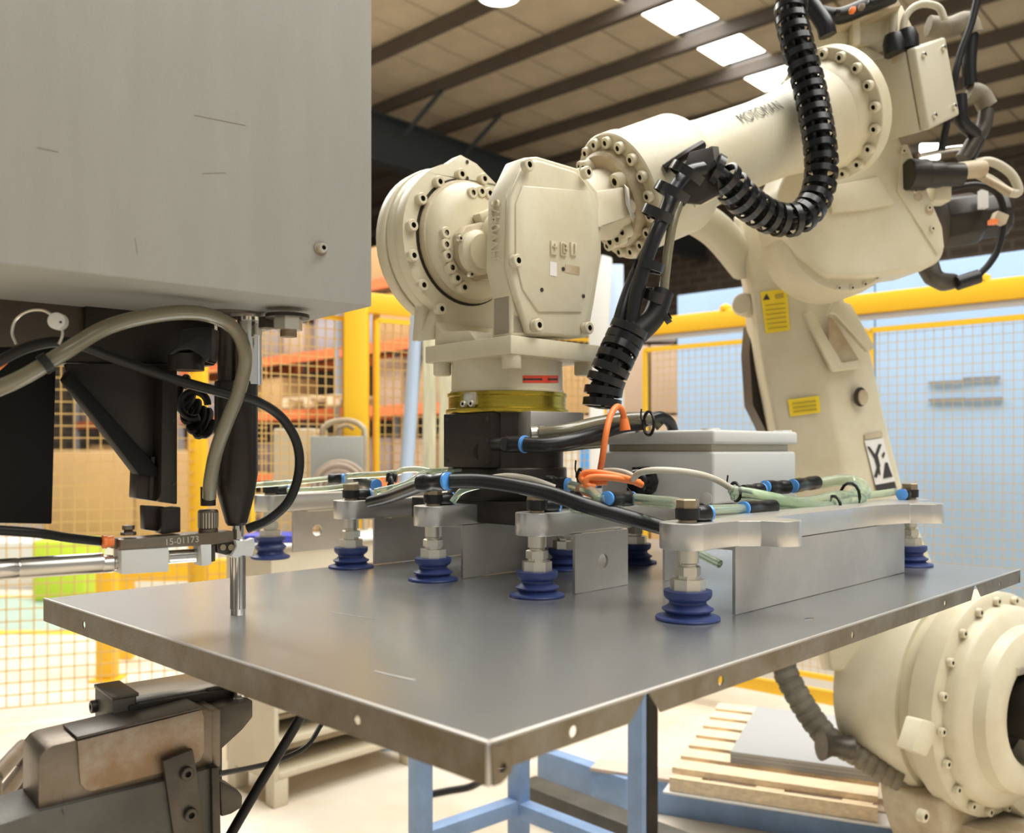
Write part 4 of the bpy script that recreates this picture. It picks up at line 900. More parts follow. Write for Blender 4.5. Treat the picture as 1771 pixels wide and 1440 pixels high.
for q4 in ([(1499, 772), (1503, 772), (1516, 790), (1511, 792)], [(1519, 768), (1524, 768), (1517, 788), (1512, 788)], [(1510, 787), (1517, 786), (1522, 806), (1516, 808)], [(1515, 800), (1520, 799), (1522, 822), (1517, 818)], [(1517, 804), (1521, 803), (1516, 826), (1511, 824)], [(1524, 788), (1528, 781), (1530, 784), (1527, 792)], [(1530, 800), (1534, 799), (1543, 824), (1527, 827)]):
    lab('figure_stroke', fr_, q4, M['ink'])
lab('label_top', RP, [(1495, 752), (1525, 746), (1527, 755), (1496, 760)], M['cream_dirty'])
# ---------------------------------------------------------------- shoulder
SN = V((.545, -.839, 0)); S0 = at(1592, 1185, 2.78)
MB().lathe(S0, SN, [(0, -.12), (.24, -.12), (.30, -.09), (.31, -.06), (.31, .10), (.30, .115), (0, .115)], 80).build('arm_root', M['cream'], rb)
MB().lathe(S0, SN, [(0, .11), (.285, .11), (.285, .17), (0, .17)], 64).build('shoulder_neck', M['cream'], rb)
sr_ = MB().lathe(S0, SN, [(0, .16), (.30, .16), (.315, .165), (.318, .17), (.318, .235), (.305, .245), (0, .245)], 80).build('shoulder_ring', M['cream'], rb)
MB().lathe(S0, SN, [(.15, .24), (.285, .24), (.283, .27), (.27, .285), (.235, .30), (.225, .33), (.20, .345), (.165, .35), (.15, .345)], 72, ring=True).build('inner_ring', M['cream'], rb)
MB().lathe(S0, SN, [(0, .246), (.152, .246), (.152, .25), (0, .25)], 40).build('motor_recess', M['dark'], rb)
MB().lathe(S0+V((0, 0, .02)), SN, [(0, .25), (.10, .25), (.10, .40), (.08, .42), (0, .42)], 24).build('shoulder_motor', M['black'], rb)
MB().box(S0+SN*.34+Z*.13, (.22, .03, .02), ex=V((SN.y, -SN.x, 0))).build('motor_bar', M['nickel'], rb)
sx = V((-SN.y, SN.x, 0)); 
for k in range(20):
    a = math.radians(18*k+5); P = S0+SN*.246+(sx*math.cos(a)+Z*math.sin(a))*.298; 
    if P.z > .02: sub(sr_, 'bolt', BOLT, mat_to(P, SN))
bk = MB(); bk.prism([onp(*p, S0+SN*.19, SN) for p in [(1556, 1268), (1566, 1236), (1594, 1242), (1592, 1262), (1574, 1300), (1548, 1290)]], SN*.05); bk.build('lifting_lug', M['cream'], rb, bevel=.006)
bs_ = MB(); bs_.prism([onp(*p, S0+SN*.0, SN) for p in [(1516, 1345), (1560, 1330), (1640, 1360), (1800, 1340), (1860, 1500), (1560, 1500), (1524, 1400)]], SN*.2); bs_.build('base_casting', M['cream_dirty'], rb, bevel=.02, seg=3)
bcx, bcy = 1.48, 2.72
MB().lathe((bcx, bcy, 0), Z, [(0, 0), (.34, 0), (.34, .03), (.30, .05), (.29, .20), (.27, .24), (0, .24)], 64).build('base', M['cream_dirty'], rb)
MB().prism([onp(*p, S0+SN*.12, SN) for p in [(1640, 1345), (1771, 1330), (1880, 1350), (1880, 1440), (1700, 1400)]], SN*.16).build('base_rib', M['cream'], rb, bevel=.01)
for px, py in ((1590, 1408), (1665, 1385)): sub(rb, 'bolt', BOLT_BIG, mat_to(onp(px, py, S0+SN*.2, SN), SN))
# dark motor, connectors, cables at the elbow rear
mo = MB(); mp_ = at(1650, 372, 2.55)
MB().lathe(at(1628, 385, 2.6), V((1, -.15, .12)), [(0, 0), (.075, 0), (.075, .09), (.065, .10), (.065, .17), (.05, .18), (0, .18)], 8).build('elbow_motor', M['black'], rb, bevel=.006)
MB().box(at(1700, 345, 2.50), (.02, .02, .05)).build('motor_tag', M['white_lbl'], rb)
MB().lathe(at(1568, 302, 2.34), V((1, .1, .03)), [(0, 0), (.036, 0), (.040, .004), (.040, .05), (.034, .055), (.034, .09), (.03, .10), (.03, .15), (0, .15)], 20).build('connector', M['black'], rb)
MB().lathe(at(1655, 296, 2.36), V((1, .05, .12)), [(0, 0), (.022, 0), (.024, .06), (.02, .075), (0, .075)], 16).build('connector', M['cream_dirty'], rb)
MB().box(at(1622, 330, 2.42), (.05, .06, .07)).build('connector_block', M['cream'], rb, bevel=.008)
def rt(name, m, pts, r): return MB().tube([at(*p) for p in pts], r, 10).build(name, M[m], rb)
rt('cable_loop', 'grey_light', [(1686, 282, 2.4), (1715, 280, 2.4), (1748, 300, 2.4), (1762, 330, 2.4), (1745, 332, 2.4), (1715, 312, 2.4), (1690, 300, 2.4)], .012)
rt('cable_loop', 'cream_dirty', [(1640, 315, 2.38), (1680, 300, 2.38), (1720, 318, 2.36), (1750, 334, 2.34)], .010)
rt('motor_cable', 'rubber', [(1640, 328, 2.45), (1690, 320, 2.45), (1725, 335, 2.45), (1736, 375, 2.45), (1728, 425, 2.45), (1712, 455, 2.45), (1690, 478, 2.45)], .009)
rt('motor_cable', 'plastic', [(1655, 490, 2.45), (1692, 478, 2.45)], .020)
MB().prism([at(1597, 462, 2.45), at(1625, 445, 2.45), at(1632, 470, 2.45), at(1660, 472, 2.45), at(1662, 496, 2.45), at(1640, 500, 2.45), at(1612, 486, 2.45)], V((0, .05, 0))).build('cable_boot', M['dark_steel'], rb, bevel=.01)
MB().box(at(1728, 378, 2.43), (.035, .03, .028), ex=(1, 0, -.4), ez=(.4, 0, 1)).build('plug', M['cream_dirty'], rb, bevel=.004)
MB().box(at(1717, 384, 2.42), (.018, .02, .012)).build('plug_latch', M['orange'], rb)
rt('tall_cable', 'rubber', [(1692, -10, 2.3), (1680, 40, 2.3), (1662, 90, 2.3), (1650, 140, 2.3), (1640, 200, 2.32), (1628, 260, 2.34)], .009)
rt('conduit', 'dusty', [(1605, 45, 2.4), (1640, 48, 2.4), (1672, 38, 2.4), (1682, 60, 2.4)], .027)
rt('conduit', 'plastic', [(1680, 60, 2.4), (1676, 110, 2.4), (1678, 150, 2.4)], .018)
rt('conduit', 'dusty', [(1676, 158, 2.4), (1696, 165, 2.4), (1708, 185, 2.4)], .026)
rt('conduit', 'plastic', [(1660, 165, 2.38), (1664, 210, 2.38), (1690, 240, 2.4), (1672, 280, 2.42)], .018)
rt('conduit', 'dark_steel', [(1706, 190, 2.4), (1700, 220, 2.4), (1684, 245, 2.4), (1665, 275, 2.4)], .020)
rt('grey_cable', 'grey_light', [(1560, 78, 2.3), (1566, 30, 2.3), (1590, 8, 2.3), (1622, 12, 2.3), (1634, 35, 2.3)], .009)
rt('grey_cable', 'grey_light', [(1544, 70, 2.32), (1546, 0, 2.32)], .011)
rt('black_loom', 'rubber', [(1405, 20, 2.25), (1450, 28, 2.25), (1500, 10, 2.25), (1545, -8, 2.25)], .02)
rt('black_loom', 'plastic', [(1400, 5, 2.22), (1425, 40, 2.2), (1432, 62, 2.2)], .022)
for px, py, m in ((1448, 22, 'plastic'), (1474, 18, 'orange'), (1490, 12, 'dusty'), (1505, 5, 'plastic')):
    MB().box(at(px, py, 2.2), (.013, .02, .012)).build('terminal', M[m], rb, bevel=.003)
for px, py, r in ((1546, 74, .026), (1569, 66, .026)):
    MB().lathe(at(px, py, 2.26), V((-.1, 0, 1)), [(0, -.03), (r, -.03), (r*1.05, 0), (r*.8, .02), (0, .024)], 18).build('cable_gland', M['plastic'], rb)
rt('grey_rod', 'chrome', [(1590, 268, 2.5), (1640, 258, 2.5), (1665, 255, 2.5)], .008)
# ---------------------------------------------------------------- junction box on the elbow (tilted)
jb = thing('junction_box', 'pale grey junction box with screwed lid fixed tilted beside the robot elbow', 'box', at(1580, 150, 2.3))
tA, tB, tC = at(1508, 104, 2.33), at(1583, 81, 2.22), at(1636, 63, 2.29)
bA, bB, bC = at(1537, 243, 2.31), at(1608, 224, 2.20), at(1661, 198, 2.27)
def jx(b, f0, f1):
    L_ = lambda A_, B_, t: A_.lerp(B_, t)
    D1_, D2_ = tA+(tC-tB), bA+(bC-bB)
    b.hexa([L_(tA, tB, f0), L_(tA, tB, f1), L_(D1_, tC, f1), L_(D1_, tC, f0), L_(bA, bB, f0), L_(bA, bB, f1), L_(D2_, bC, f1), L_(D2_, bC, f0)]); return b
jx(MB(), 0, .76).build('base', M['grey_light'], jb, bevel=.004); jx(MB(), .775, 1.0).build('lid', M['grey_light'], jb, bevel=.007, seg=3)
ln = (tC-tB).cross(bB-tB).normalized(); ln = ln if ln.y < 0 else -ln
for u_, v_ in ((.18, .13), (.82, .13), (.18, .87), (.82, .87)):
    P = tB.lerp(tC, u_).lerp(bB.lerp(bC, u_), v_)+ln*.0; inst('lid_screw', BOLT_ST, jb, mat_to(P, ln))
P = tA.lerp(tB, .5).lerp(bA.lerp(bB, .5), .08); MB().lathe(P, (tB-tA).cross(bA-tA)*(-1 if (tB-tA).cross(bA-tA).y > 0 else 1), [(0, 0), (.009, 0), (.009, .001), (0, .001)], 16).build('blanking_plug', M['cream_dirty'], jb)
# ---------------------------------------------------------------- dark hose bracket on the forearm
hb_ = thing('hose_bracket', 'black angled steel bracket clamped on the robot forearm holding the hoses', 'bracket', at(1180, 320, 1.85))
MB().prism([at(*p) for p in [(1106, 284, 1.90), (1170, 262, 1.90), (1215, 252, 1.92), (1222, 300, 1.92), (1200, 335, 1.92), (1120, 350, 1.88)]], V((.01, .012, 0))).build('back_plate', M['black'], hb_, bevel=.002)
qx = onp
rng_c = at(1205, 318, 1.80)
ex_, n_ = V((.80, .60, 0)), V((-.60, .80, 0))
def HB(px, py): return onp(px, py, rng_c, V((.45, -.89, 0)))
pl_ = [HB(1192, 262), HB(1232, 253), HB(1243, 330), HB(1204, 352), HB(1180, 350), HB(1178, 300)]
MB().prism(pl_, V((.012, .012, 0))).build('front_plate', M['black'], hb_, bevel=.002)
MB().prism([HB(1230, 252), HB(1243, 253), HB(1254, 328), HB(1243, 332)], V((-.01, .03, 0))).build('edge_plate', M['cast'], hb_, bevel=.001)
MB().tube([at(1150, 292, 1.84), at(1185, 268, 1.84), at(1215, 250, 1.86)], .010, 8).build('tie_bar', M['black'], hb_)
for px, py in ((1115, 311), (1124, 352)): inst('bolt', BOLT, hb_, mat_to(at(px, py, 1.875), V((-.6, -.75, -.2))))
rt_ = MB(); rt_.tube([at(1200, 352, 1.86), at(1225, 342, 1.86), at(1245, 332, 1.86)], .009, 8); rt_.build('strap', M['cream'], hb_)
# ---------------------------------------------------------------- corrugated conduits: inner core hoses + open rings
def ringed(name, label, pts, R, nr, core=((.35, .0), (-.3, .2), (0, -.35)), tilt=0.0, w_=.010, group=None, rm='conduit', cm='rubber', cr_=.34, sub_=.86):
    t = thing(name, label, 'conduit', at(*pts[len(pts)//2]), group)
    P = catmull([at(*p) for p in pts], 16)
    L_ = [0]
    for i in range(1, len(P)): L_.append(L_[-1]+(P[i]-P[i-1]).length)
    def pos(s):
        for i in range(1, len(P)):
            if L_[i] >= s: f = (s-L_[i-1])/max(1e-9, L_[i]-L_[i-1]); return P[i-1].lerp(P[i], f), (P[i]-P[i-1]).normalized()
        return P[-1], (P[-1]-P[-2]).normalized()
    for (a, c) in core:
        pp = []
        for s in range(0, 13):
            p, T = pos(L_[-1]*s/12); x, y, z = frame(T); pp.append(p+x*a*R+y*c*R)
        MB().tube(pp, R*cr_, 14, 4).build('inner_hose', M[cm], t)
    n = nr
    for k in range(n):
        p, T = pos(L_[-1]*(k+.5)/n); x, y, z = frame(T)
        MB().lathe(p-T*w_/2, T, [(R*sub_, 0), (R, min(.0012, w_*.3)), (R, w_-min(.0012, w_*.3)), (R*sub_, w_)], 24, ring=True).build('ring', M[rm], t)
    sp = MB()
    for sgn in (-1, 1):
        pp = []
        for s in range(0, 13):
            p, T = pos(L_[-1]*s/12); v_ = V((0, -1, 0)); sd = T.cross(v_).normalized(); pp.append(p+(v_*.80-sd*.15*sgn)*R*.98+sd*sgn*R*.12)
        sp.tube(pp, R*.10, 6, 4)
    sp.build('spine', M[rm], t)
    return t
ringed('cable_conduit', 'black ringed conduit curving down over the robot elbow to the forearm bracket',
       [(1372, -12, 2.06), (1368, 25, 2.05), (1380, 80, 2.03), (1397, 140, 2.02), (1410, 200, 2.0), (1418, 250, 1.98), (1420, 300, 1.97), (1408, 348, 1.96), (1378, 378, 1.94), (1335, 376, 1.92), (1290, 348, 1.88), (1252, 308, 1.84), (1225, 290, 1.83)], .0365, 29, w_=.0165)
ringed('cable_conduit', 'black ringed conduit hanging beside the wrist down to the tool changer',
       [(1092, 560, 1.72), (1078, 590, 1.72), (1062, 625, 1.71), (1046, 665, 1.71), (1040, 706, 1.71)], .037, 8, w_=.017)
for i, (lab_, pts, r, m) in enumerate((
    ('thick black hose running from the bracket down into the lower conduit', [(1215, 292, 1.80), (1190, 300, 1.78), (1165, 330, 1.76), (1148, 375, 1.74), (1128, 420, 1.73), (1108, 480, 1.73), (1096, 530, 1.73), (1090, 565, 1.73)], .0145, 'plastic'),
    ('black hose left of the thick one, falling to the lower conduit', [(1150, 380, 1.78), (1122, 430, 1.77), (1096, 480, 1.76), (1078, 530, 1.74), (1065, 575, 1.73)], .0125, 'plastic'),
    ('olive clear hose hanging straight from the bracket beside the black hoses', [(1180, 340, 1.80), (1165, 380, 1.78), (1156, 430, 1.77), (1150, 480, 1.76), (1146, 520, 1.76)], .0095, 'hose'),
    ('short dark hose joining the clips above the lower conduit', [(1146, 505, 1.75), (1132, 545, 1.74), (1110, 570, 1.73), (1085, 590, 1.72)], .022, 'rubber'))):
    hose(lab_, pts, r, m)
CL = 'open plastic hose clips below the forearm bracket'
def clip(px, py, Y, R, ax, w_, label, a0=-30, a1=250):
    b = MB(); x, y, z = frame(ax); c = at(px, py, Y)
    O = []; I = []
    n = 16; vs = []
    for i in range(n+1):
        a = math.radians(a0+(a1-a0)*i/n); dr = x*math.cos(a)+y*math.sin(a)
        vs.append([c+dr*R-z*w_/2, c+dr*R+z*w_/2, c+dr*(R-.003)+z*w_/2, c+dr*(R-.003)-z*w_/2])
    b.loft(vs); tag(b.build('hose_clip', M['conduit'], angle=60), label, 'clip', CL)
clip(1190, 302, 1.78, .040, (.5, -.2, .75), .018, 'open black clip around the hoses at the bracket mouth')
clip(1165, 335, 1.76, .040, (.45, -.2, .8), .018, 'second black clip down, wide open on its left')
clip(1140, 372, 1.75, .036, (.4, -.2, .85), .018, 'third black clip down, nearest the flange bolts')
clip(1122, 460, 1.74, .030, (.25, -.1, .95), .017, 'flat black clip half way down the hanging hoses')
clip(1136, 512, 1.74, .026, (.3, -.3, .9), .02, 'small curled clip above the yellow fence rail')
clip(1148, 540, 1.75, .028, (.8, -.3, .5), .012, 'lowest curled clip, showing fence yellow through it')
# hoses of the robot base
ringed('base_conduit', 'grey ribbed hose curving down past the pallet to the robot base', [(1372, 1040, 2.80), (1356, 1095, 2.78), (1355, 1150, 2.75), (1378, 1200, 2.72), (1410, 1250, 2.70), (1440, 1285, 2.68)], .038, 15, core=((0, 0),), rm='sleeve', cm='sleeve', cr_=.93, w_=.022)
ringed('base_conduit', 'dark ribbed hose running from the coupling to the robot base', [(1440, 1285, 2.68), (1480, 1305, 2.64), (1530, 1335, 2.6), (1560, 1350, 2.58)], .033, 8, core=((0, 0),), rm='dusty', cm='dusty', cr_=.92, w_=.02)
b = MB(); b.lathe(at(1420, 1288, 2.62), V((1, .1, -.1)), [(0, 0), (.045, 0), (.03, .03), (.03, .07), (.036, .09), (0, .09)], 14); tag(b.build('coupling', M['dark_steel']), 'dark hose coupling between the two ribbed hoses at the pallet', 'coupling')
# ================================================================ PRESS (upper head, feeder, lower arm)
ma, mb = V((.768, .640, 0)), V((-.640, .768, 0)); SP = V((-.3982, 1.314, 0))
def pm(px, py, l=0.0): return onp(px, py, SP+mb*l, mb)
def mprism(name, root, pts, l, th, m, bevel=.002, **kw): return MB().prism([pm(*p, l) for p in pts], mb*th).build(name, m, root, bevel=bevel, **kw)
ph = thing('insertion_press', 'big grey press head hanging at upper left above the steel sheet', 'machine', SP+Z*1.3)
ZB = 1.495; CR = V((-.1915, 1.2316, 0))
c = CR-ma*.5+mb*.25
MB().box(V((c.x, c.y, ZB+.45)), (1.0, .5, .9), ex=ma, ey=mb).build('housing', M['grey_case'], ph, bevel=.002)
hb0 = onp(554, 430, CR, mb); 
MB().lathe(hb0, -mb, [(0, 0), (.0095, 0), (.0095, .002), (0, .002)], 20).build('washer', M['rusty'], ph); inst('bolt', BOLT_ST, ph, mat_to(hb0-mb*.002, -mb))
sc_ = MB()
for x0, y0, x1, y1 in ((64, 255, 101, 263), (335, 199, 425, 217), (350, 300, 390, 299), (233, 410, 238, 440)):
    p, q = onp(x0, y0, CR-mb*.0003, mb), onp(x1, y1, CR-mb*.0003, mb); d = q-p; sc_.box((p+q)/2, (d.length, .0003, .00035), ex=d, ey=mb)
sc_.build('scratch_or_glint', M['mid_steel'], ph)
# spindle group
cz = lambda py: H-(py-PY)/F*1.314
MB().lathe(SP+V((.016, .0, 0)), Z, [(0, cz(545)), (.038, cz(545)), (.038, cz(553)), (.0175, cz(555)), (.0175, cz(665)), (0, cz(665))][::-1], 36).build('ram', M['chrome'], ph)
MB().lathe(SP+V((-.019, .01, 0)), Z, [(0, cz(560)), (.0145, cz(560)), (.0145, cz(665)), (0, cz(665))][::-1], 24).build('guide_rod', M['dark_steel'], ph)
MB().lathe(SP+V((-.0035, 0, 0)), Z, [(0, cz(660)), (.0300, cz(660)), (.0305, cz(663)), (.0305, cz(818)), (.0265, cz(852)), (.0262, cz(855)), (.0155, cz(903)), (.0125, cz(908)), (0, cz(908))][::-1], 48).build('sleeve', M['black'], ph, angle=8)
MB().lathe(SP+V((-.001, 0, 0)), Z, [(0, cz(905)), (.0085, cz(905)), (.0085, cz(932)), (.0105, cz(934)), (.0105, cz(1061)), (.0095, cz(1063)), (0, cz(1063))][::-1], 32).build('punch', M['chrome'], ph)
for k in range(7):
    a = math.radians(180+k*30); p = SP+V((-.001, 0, 0))+V((math.cos(a), math.sin(a), 0))*.0104; MB().box(V((p.x, p.y, (cz(960)+cz(1055))/2)), (.0012, .0012, .075)).build('flute', M['mid_steel'], ph)
def fl(px, py, Y, r, h, nm, m, seg=28): MB().lathe(at(px, py, Y), -Z, [(0, 0), (r, 0), (r, h), (0, h)], seg).build(nm, m, ph, angle=25)
fl(402, 540, 1.30, .048, .006, 'collar', M['mid_steel']); fl(497, 544, 1.25, .030, .005, 'collar', M['black'])
fl(499, 546, 1.25, .0195, .020, 'hex_nut', M['nickel'], 6); fl(499, 570, 1.25, .0115, .010, 'stud_end', M['rusty'], 16)
fl(462, 549, 1.28, .012, .015, 'hex_nut', M['dark_steel'], 6); fl(446, 560, 1.29, .006, .016, 'stud_end', M['nickel'], 12)
# dark back plates
mprism('back_plate', ph, [(-60, 470), (148, 498), (148, 598), (-60, 600)], .06, .03, mat('brown_black_plate', (.05, .036, .022), .5))
mprism('slide_block', ph, [(148, 508), (372, 545), (372, 632), (310, 632), (112, 628), (112, 600), (148, 600)], .05, .05, M['black'])
mprism('guard_plate', ph, [(-60, 600), (98, 596), (90, 906), (-60, 903)], .07, .008, M['black_matt'], label='matt black hanging guard plate')
mprism('gusset', ph, [(113, 628), (303, 628), (303, 660), (278, 822), (240, 822), (122, 660)], .035, .012, M['black'])
mprism('gusset_rib', ph, [(122, 640), (280, 816), (278, 826), (240, 820), (113, 655)], .012, .03, M['black_matt'], bevel=.001)
mprism('hanger_bar', ph, [(281, 640), (307, 640), (307, 872), (278, 868)], .0, .035, M['black'])
mprism('hanger_bar', ph, [(238, 812), (282, 818), (278, 868), (236, 862)], .02, .035, M['black'])
mprism('slot', ph, [(262, 790), (268, 790), (264, 862), (258, 862)], .016, .004, M['dark'], bevel=0)
for px, py in ((301, 727), (301, 837)): MB().lathe(pm(px, py, -.0005), -mb, [(0, 0), (.0025, 0), (.0025, .0005), (0, .0005)], 10).build('screw_hole', M['dark'], ph)
mprism('clamp_block', ph, [(249, 874), (286, 876), (286, 921), (250, 916)], .012, .02, M['black']); mprism('clamp_block', ph, [(280, 880), (313, 876), (313, 920), (280, 924)], -.006, .03, M['black'])
# star knob
kb = MB(); kc = at(327, 600, 1.24)
kb.prism([at(*p, 1.22) for p in [(288, 612), (305, 596), (312, 570), (340, 566), (366, 566), (365, 600), (362, 622), (355, 627), (345, 614), (328, 604), (310, 606), (296, 614)]], V((0, .035, 0)))
kb.build('star_knob', M['plastic'], ph, bevel=.005, seg=3); MB().lathe(at(322, 613, 1.25), -Z, [(0, 0), (.024, 0), (.024, .022), (0, .022)], 24).build('knob_base', M['black'], ph)
# small white dial with wire loop
MB().lathe(at(104, 557, 1.08), V((.1, -1, 0)), [(0, 0), (.010, 0), (.010, .012), (.0085, .013), (0, .013)], 20).build('dial', M['white_lbl'], ph)
MB().lathe(at(105, 557, 1.066), V((.1, -1, 0)), [(0, 0), (.0015, 0), (.0015, .001), (0, .001)], 8).build('dial_hole', M['ink'], ph)
MB().tube([at(95, 548, 1.08), at(75, 537, 1.08), at(50, 538, 1.08), at(28, 552, 1.08), at(21, 575, 1.08), at(28, 595, 1.08)], .0017, 8).build('wire_loop', M['nickel'], ph)
MB().tube([at(108, 566, 1.08), at(108, 580, 1.08), at(102, 595, 1.08)], .0017, 8).build('wire_loop', M['nickel'], ph)
# ---------------------------------------------------------------- feeder
fd_ = thing('nut_feeder', 'steel feed shuttle with horizontal air cylinder beside the press punch', 'feeder', pm(300, 950, 0))
def fp(name, pts, l, th, m, bevel=.0012, **kw): return MB().prism([pm(*p, l) for p in pts], mb*th).build(name, m, fd_, bevel=bevel, **kw)
rz = lambda py, Y: H-(py-PY)/F*Y
fp('rail', [(208, 933), (404, 918), (404, 936), (366, 942), (208, 952)], -.018, .036, M['mid_steel'])
fp('rail_end', [(192, 930), (207, 931), (207, 950), (192, 948)], -.004, .03, M['mid_steel'])
vs, fs = text_geo('15-01173', .0125); c = pm(315, 935, -.0185)
slope = (pm(340, 932.5, -.0185)-pm(290, 937.5, -.0185)).normalized(); ez_ = -mb.cross(slope); ez_ = ez_ if ez_.z > 0 else -ez_
MB().faces([c+slope*v_.x*1.0+ez_*v_.y for v_ in vs], fs).build('stamped_number', M['nickel'], fd_)
fp('white_block', [(210, 952), (292, 947), (292, 988), (210, 993)], -.022, .035, M['white_box']); fp('white_block', [(347, 942), (366, 941), (366, 976), (349, 979)], -.020, .03, M['white_box'])
fp('end_plate', [(366, 936), (373, 935), (373, 970), (366, 972)], -.015, .03, M['dark_steel'])
ax0, ax1 = pm(-20, 986, 0), pm(190, 972, 0); dA = (ax1-ax0).normalized(); LA = (ax1-ax0).length
MB().lathe(ax0, dA, [(0, 0), (.0125, 0), (.0135, .002), (.0135, .030), (.0128, .031), (.0128, .034), (.0135, .035), (.0135, LA*.93), (.010, LA*.94), (.010, LA), (0, LA)], 36).build('air_cylinder', M['cyl'], fd_)
MB().lathe(pm(172, 976, -.002), dA, [(0, 0), (.010, 0), (.0115, .004), (.0115, .016), (.009, .018), (.009, .03), (0, .03)], 24).build('cylinder_nose', M['cyl'], fd_)
MB().lathe(pm(290, 963, .0), dA, [(0, 0), (.0095, 0), (.0095, .055), (0, .055)], 28).build('piston_rod', M['chrome'], fd_)
MB().lathe(pm(176, 937, .0), dA, [(0, 0), (.007, 0), (.009, .001), (.009, .006), (.007, .007), (.008, .014), (0, .014)], 20).build('orange_seal', M['orange'], fd_)
MB().lathe(pm(222, 925, -.0), Z, [(0, 0), (.010, 0), (.010, .004), (.005, .006), (.008, .008), (.008, .013), (0, .014)], 6).build('adjuster', M['mid_steel'], fd_)
gp_ = MB(); gp_.prism([pm(*p, -.024) for p in [(408, 934), (425, 936), (440, 930), (441, 946), (436, 962), (420, 960), (410, 965), (400, 962), (405, 955), (410, 945)]], mb*.014); gp_.build('gripper_jaw', M['white_box'], fd_, bevel=.001)
fp('gripper_body', [(374, 936), (406, 936), (404, 954), (392, 960), (376, 956)], -.014, .02, M['dark_steel'])
for px in (384, 398): MB().lathe(pm(px, 946, -.015), -mb, [(0, 0), (.0045, 0), (.0045, .004), (0, .004)], 10).build('pin', M['bronze'], fd_)
kz = MB(); kp_ = pm(360, 898, 0)
MB().lathe(V((kp_.x, kp_.y, cz(921)-.002)), Z, [(0, 0), (.0135, 0), (.0135, .010), (.0125, .011), (.0138, .012), (.0138, .036), (.012, .038), (0, .038)], 32).build('knurled_nut', M['mid_steel'], fd_)
kn = MB(); 
for k in range(22):
    a = k/22*6.283; kn.box(V((kp_.x+math.cos(a)*.0138, kp_.y+math.sin(a)*.0138, cz(900)+.003)), (.0012, .0012, .022), ex=(math.cos(a), math.sin(a), 0))
kn.build('knurling', M['nickel'], fd_)
MB().lathe(V((kp_.x, kp_.y, cz(872))), Z, [(0, 0), (.0105, 0), (.0105, .027), (0, .027)], 20).build('hose_barb', M['black'], fd_)
# hoses and cables of the press
hose('smoky clear hose arching from the left edge over to the knurled nut', [(-30, 683, 1.02), (40, 652, 1.04), (110, 610, 1.06), (180, 568, 1.09), (250, 548, 1.12), (320, 540, 1.15), (370, 548, 1.18), (408, 572, 1.20), (424, 615, 1.21), (415, 670, 1.22), (392, 730, 1.23), (374, 780, 1.24), (364, 830, 1.25), (362, 860, 1.26)], .0095, 'hose')
hose('black cable crossing the spindle and looping round to the punch', [(-30, 640, 1.10), (50, 600, 1.10), (120, 592, 1.12), (200, 620, 1.16), (300, 655, 1.20), (390, 680, 1.22), (440, 692, 1.24), (485, 720, 1.27), (513, 765, 1.29), (517, 815, 1.30), (500, 865, 1.30), (465, 898, 1.30), (428, 914, 1.30)], .0068, 'rubber', 'cable', 'cable')
hose('black cable entering the orange seal from the left edge', [(-30, 915, 1.08), (60, 921, 1.12), (120, 930, 1.16), (178, 936, 1.2)], .0062, 'rubber', 'cable', 'cable')
hose('short orange cable at the left edge beneath the clear hose', [(-20, 650, 1.12), (5, 628, 1.12), (16, 618, 1.12)], .004, 'orange', 'cable', 'cable')
b = MB(); d_ = (at(110, 610, 1.06)-at(40, 652, 1.04)).normalized()
b.lathe(at(78, 629, 1.045)-d_*.004, d_, [(.0098, 0), (.0118, 0), (.0118, .010), (.0098, .010)], 20, ring=True); tag(b.build('cable_tie', M['rubber']), 'black tie band around the smoky clear hose at left', 'cable tie')
# coiled cord
cc = [];  n = 110
for k in range(n):
    f = k/(n-1); a = f*2*math.pi*5.0; p = at(312+50*f, 668+64*math.sin(f*1.9), 1.36); cc.append(p+V((math.cos(a)*.007, math.sin(a)*.016, math.sin(a)*.020)))
tag(MB().tube(cc, .0055, 8, smooth=False).build('coiled_cord', M['rubber']), 'black coiled cord between the hanger bar and the spindle sleeve', 'cord')
tag(MB().tube([at(336, 700, 1.34)+V((math.cos(a*.3)*.02, 0, math.sin(a*.3)*.02)) for a in range(18)], .0055, 8).build('cord_loop', M['rubber']), 'open black loop of cord right beside the coiled cord', 'cord')
# ---------------------------------------------------------------- lower arm of the press
an = thing('press_anvil', 'worn steel lower arm of the press with rusty cover plate at lower left', 'machine', V((-.62, 1.1, .6)))
def ap(name, pts, l, th, m, bevel=.003, seg=2, **kw): return MB().prism([pm(*p, l) for p in pts], mb*th).build(name, m, an, bevel=bevel, seg=seg, **kw)
LN = -.045
ap('anvil_bar', [(66, 1404), (66, 1326), (69, 1308), (78, 1296), (92, 1289), (133, 1279), (348, 1226), (378, 1231), (378, 1330), (283, 1349)], LN, .085, M['mid_steel'], .002)
ap('cover_plate', [(134, 1282), (349, 1227), (353, 1240), (353, 1299), (347, 1314), (338, 1320), (160, 1368), (148, 1366), (139, 1355), (137, 1330)], LN-.004, .004, M['rusty'], .001, label='rust stained cover plate')
tp = MB(); A_ = pm(133, 1279, LN-.004); B_ = pm(349, 1226, LN-.004); up_ = V((0, 0, .0035))
tp.prism([A_, B_, B_+mb*.07, A_+mb*.07], up_); tp.build('cover_fold', M['dark_steel'], an, bevel=.001)
ap('nose', [(376, 1224), (438, 1210), (438, 1240), (420, 1262), (380, 1299)], -.03, .055, M['dark_steel'])
ap('nose_joint', [(366, 1228), (382, 1226), (382, 1326), (366, 1330)], LN-.001, .07, M['mid_steel'])
ap('clamp_strip', [(282, 1316), (334, 1295), (340, 1330), (352, 1433), (354, 1470), (304, 1470)], LN-.016, .010, M['dark_steel'], .0015)
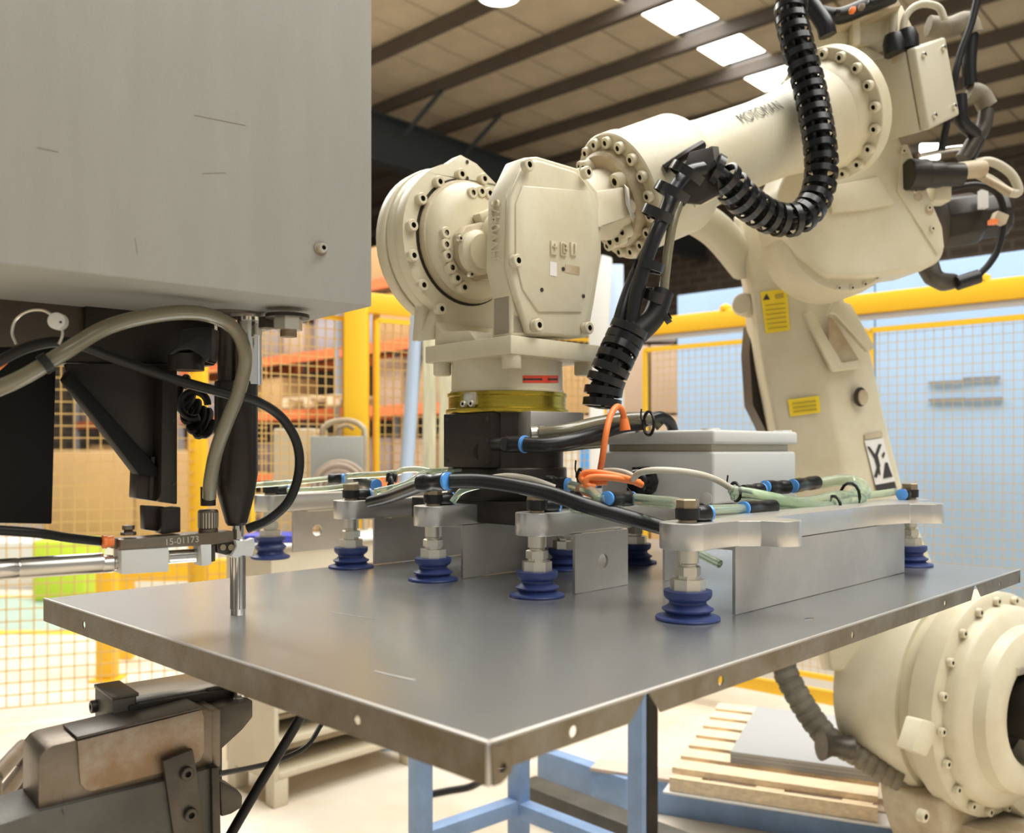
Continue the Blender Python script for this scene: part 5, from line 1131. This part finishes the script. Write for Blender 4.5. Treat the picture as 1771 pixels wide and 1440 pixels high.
for px, py in ((322, 1336), (328, 1407)): inst('bolt', BOLT_DK, an, mat_to(pm(px, py, LN-.016), -mb))
ap('lower_body', [(-80, 1450), (-30, 1436), (67, 1404), (283, 1350), (370, 1326), (380, 1326), (383, 1560), (-80, 1560)], LN-.010, .10, M['cast'], .003)
ap('side_rib', [(366, 1328), (380, 1326), (385, 1550), (370, 1550)], LN-.018, .02, M['dark_steel'], .002)
ap('foot_lug', [(380, 1350), (412, 1366), (420, 1376), (420, 1396), (400, 1408), (383, 1413)], LN+.02, .05, M['dark_steel'], .003)
MB().lathe(V((SP.x, SP.y, cz(1216))), Z, [(0, 0), (.014, 0), (.014, .008), (.009, .010), (.009, .035), (0, .035)], 24).build('anvil_pin', M['chrome'], an)
mk = MB(); 
for y0, y1 in ((1375, 1392), (1398, 1408)): p, q = pm(108, y0, LN-.0112), pm(111, y1, LN-.0112); mk.box((p+q)/2, ((q-p).length, .0006, .0015), ex=(q-p), ey=mb)
mk.build('scribe_mark', M['ink'], an)
# block with bright top behind the bar
Cn = atz(195, 1207, .965)
def cbx(name, a0, a1, b0, b1, z0, z1, m, bev=.002):
    c = Cn+ma*((a0+a1)/2)+mb*((b0+b1)/2); MB().box(V((c.x, c.y, (z0+z1)/2)), (a1-a0, b1-b0, z1-z0), ex=ma, ey=mb).build(name, m, an, bevel=bev)
cbx('clamp_head', 0, .03, 0, .085, .915, .965, M['cast']); cbx('head_cap', -.001, .034, -.001, .086, .962, .967, M['dark_steel'], .001)
cbx('head_body', .004, .16, .02, .08, .80, .916, M['cast']); cbx('slide', .02, .19, -.004, .02, .930, .952, M['black'])
cbx('bright_plate', .032, .16, .006, .085, .952, .9615, M['bright'], .001); cbx('end_clip', .155, .20, .0, .09, .958, .968, M['dark_steel'], .001); cbx('dark_core', .13, .19, .0, .08, .90, .955, M['black'])
for bq, z in ((.075, .938), (.012, .925)):
    P = Cn-ma*.0005+mb*bq; inst('bolt', BOLT_DK, an, mat_to(V((P.x, P.y, z)), -ma))
# hanging cables
hose('thick black cable slanting down behind the press lower arm', [(522, 1236, 1.35), (490, 1290, 1.35), (450, 1355, 1.33), (395, 1450, 1.30), (370, 1500, 1.3)], .0075, 'rubber', 'cable', 'cable')
hose('thin black cable sagging from the sheet to the press lower arm', [(556, 1252, 1.6), (530, 1290, 1.55), (480, 1315, 1.5), (430, 1328, 1.42), (376, 1338, 1.32)], .0042, 'rubber', 'cable', 'cable')
tc2 = at(478, 960, 3.42); tag(MB().box(V((tc2.x, tc2.y, .968)), (.22, .14, .03)).build('tray', M['bag_blue'], bevel=.01), 'violet blue plastic tray beyond the leftmost suction cup', 'tray')
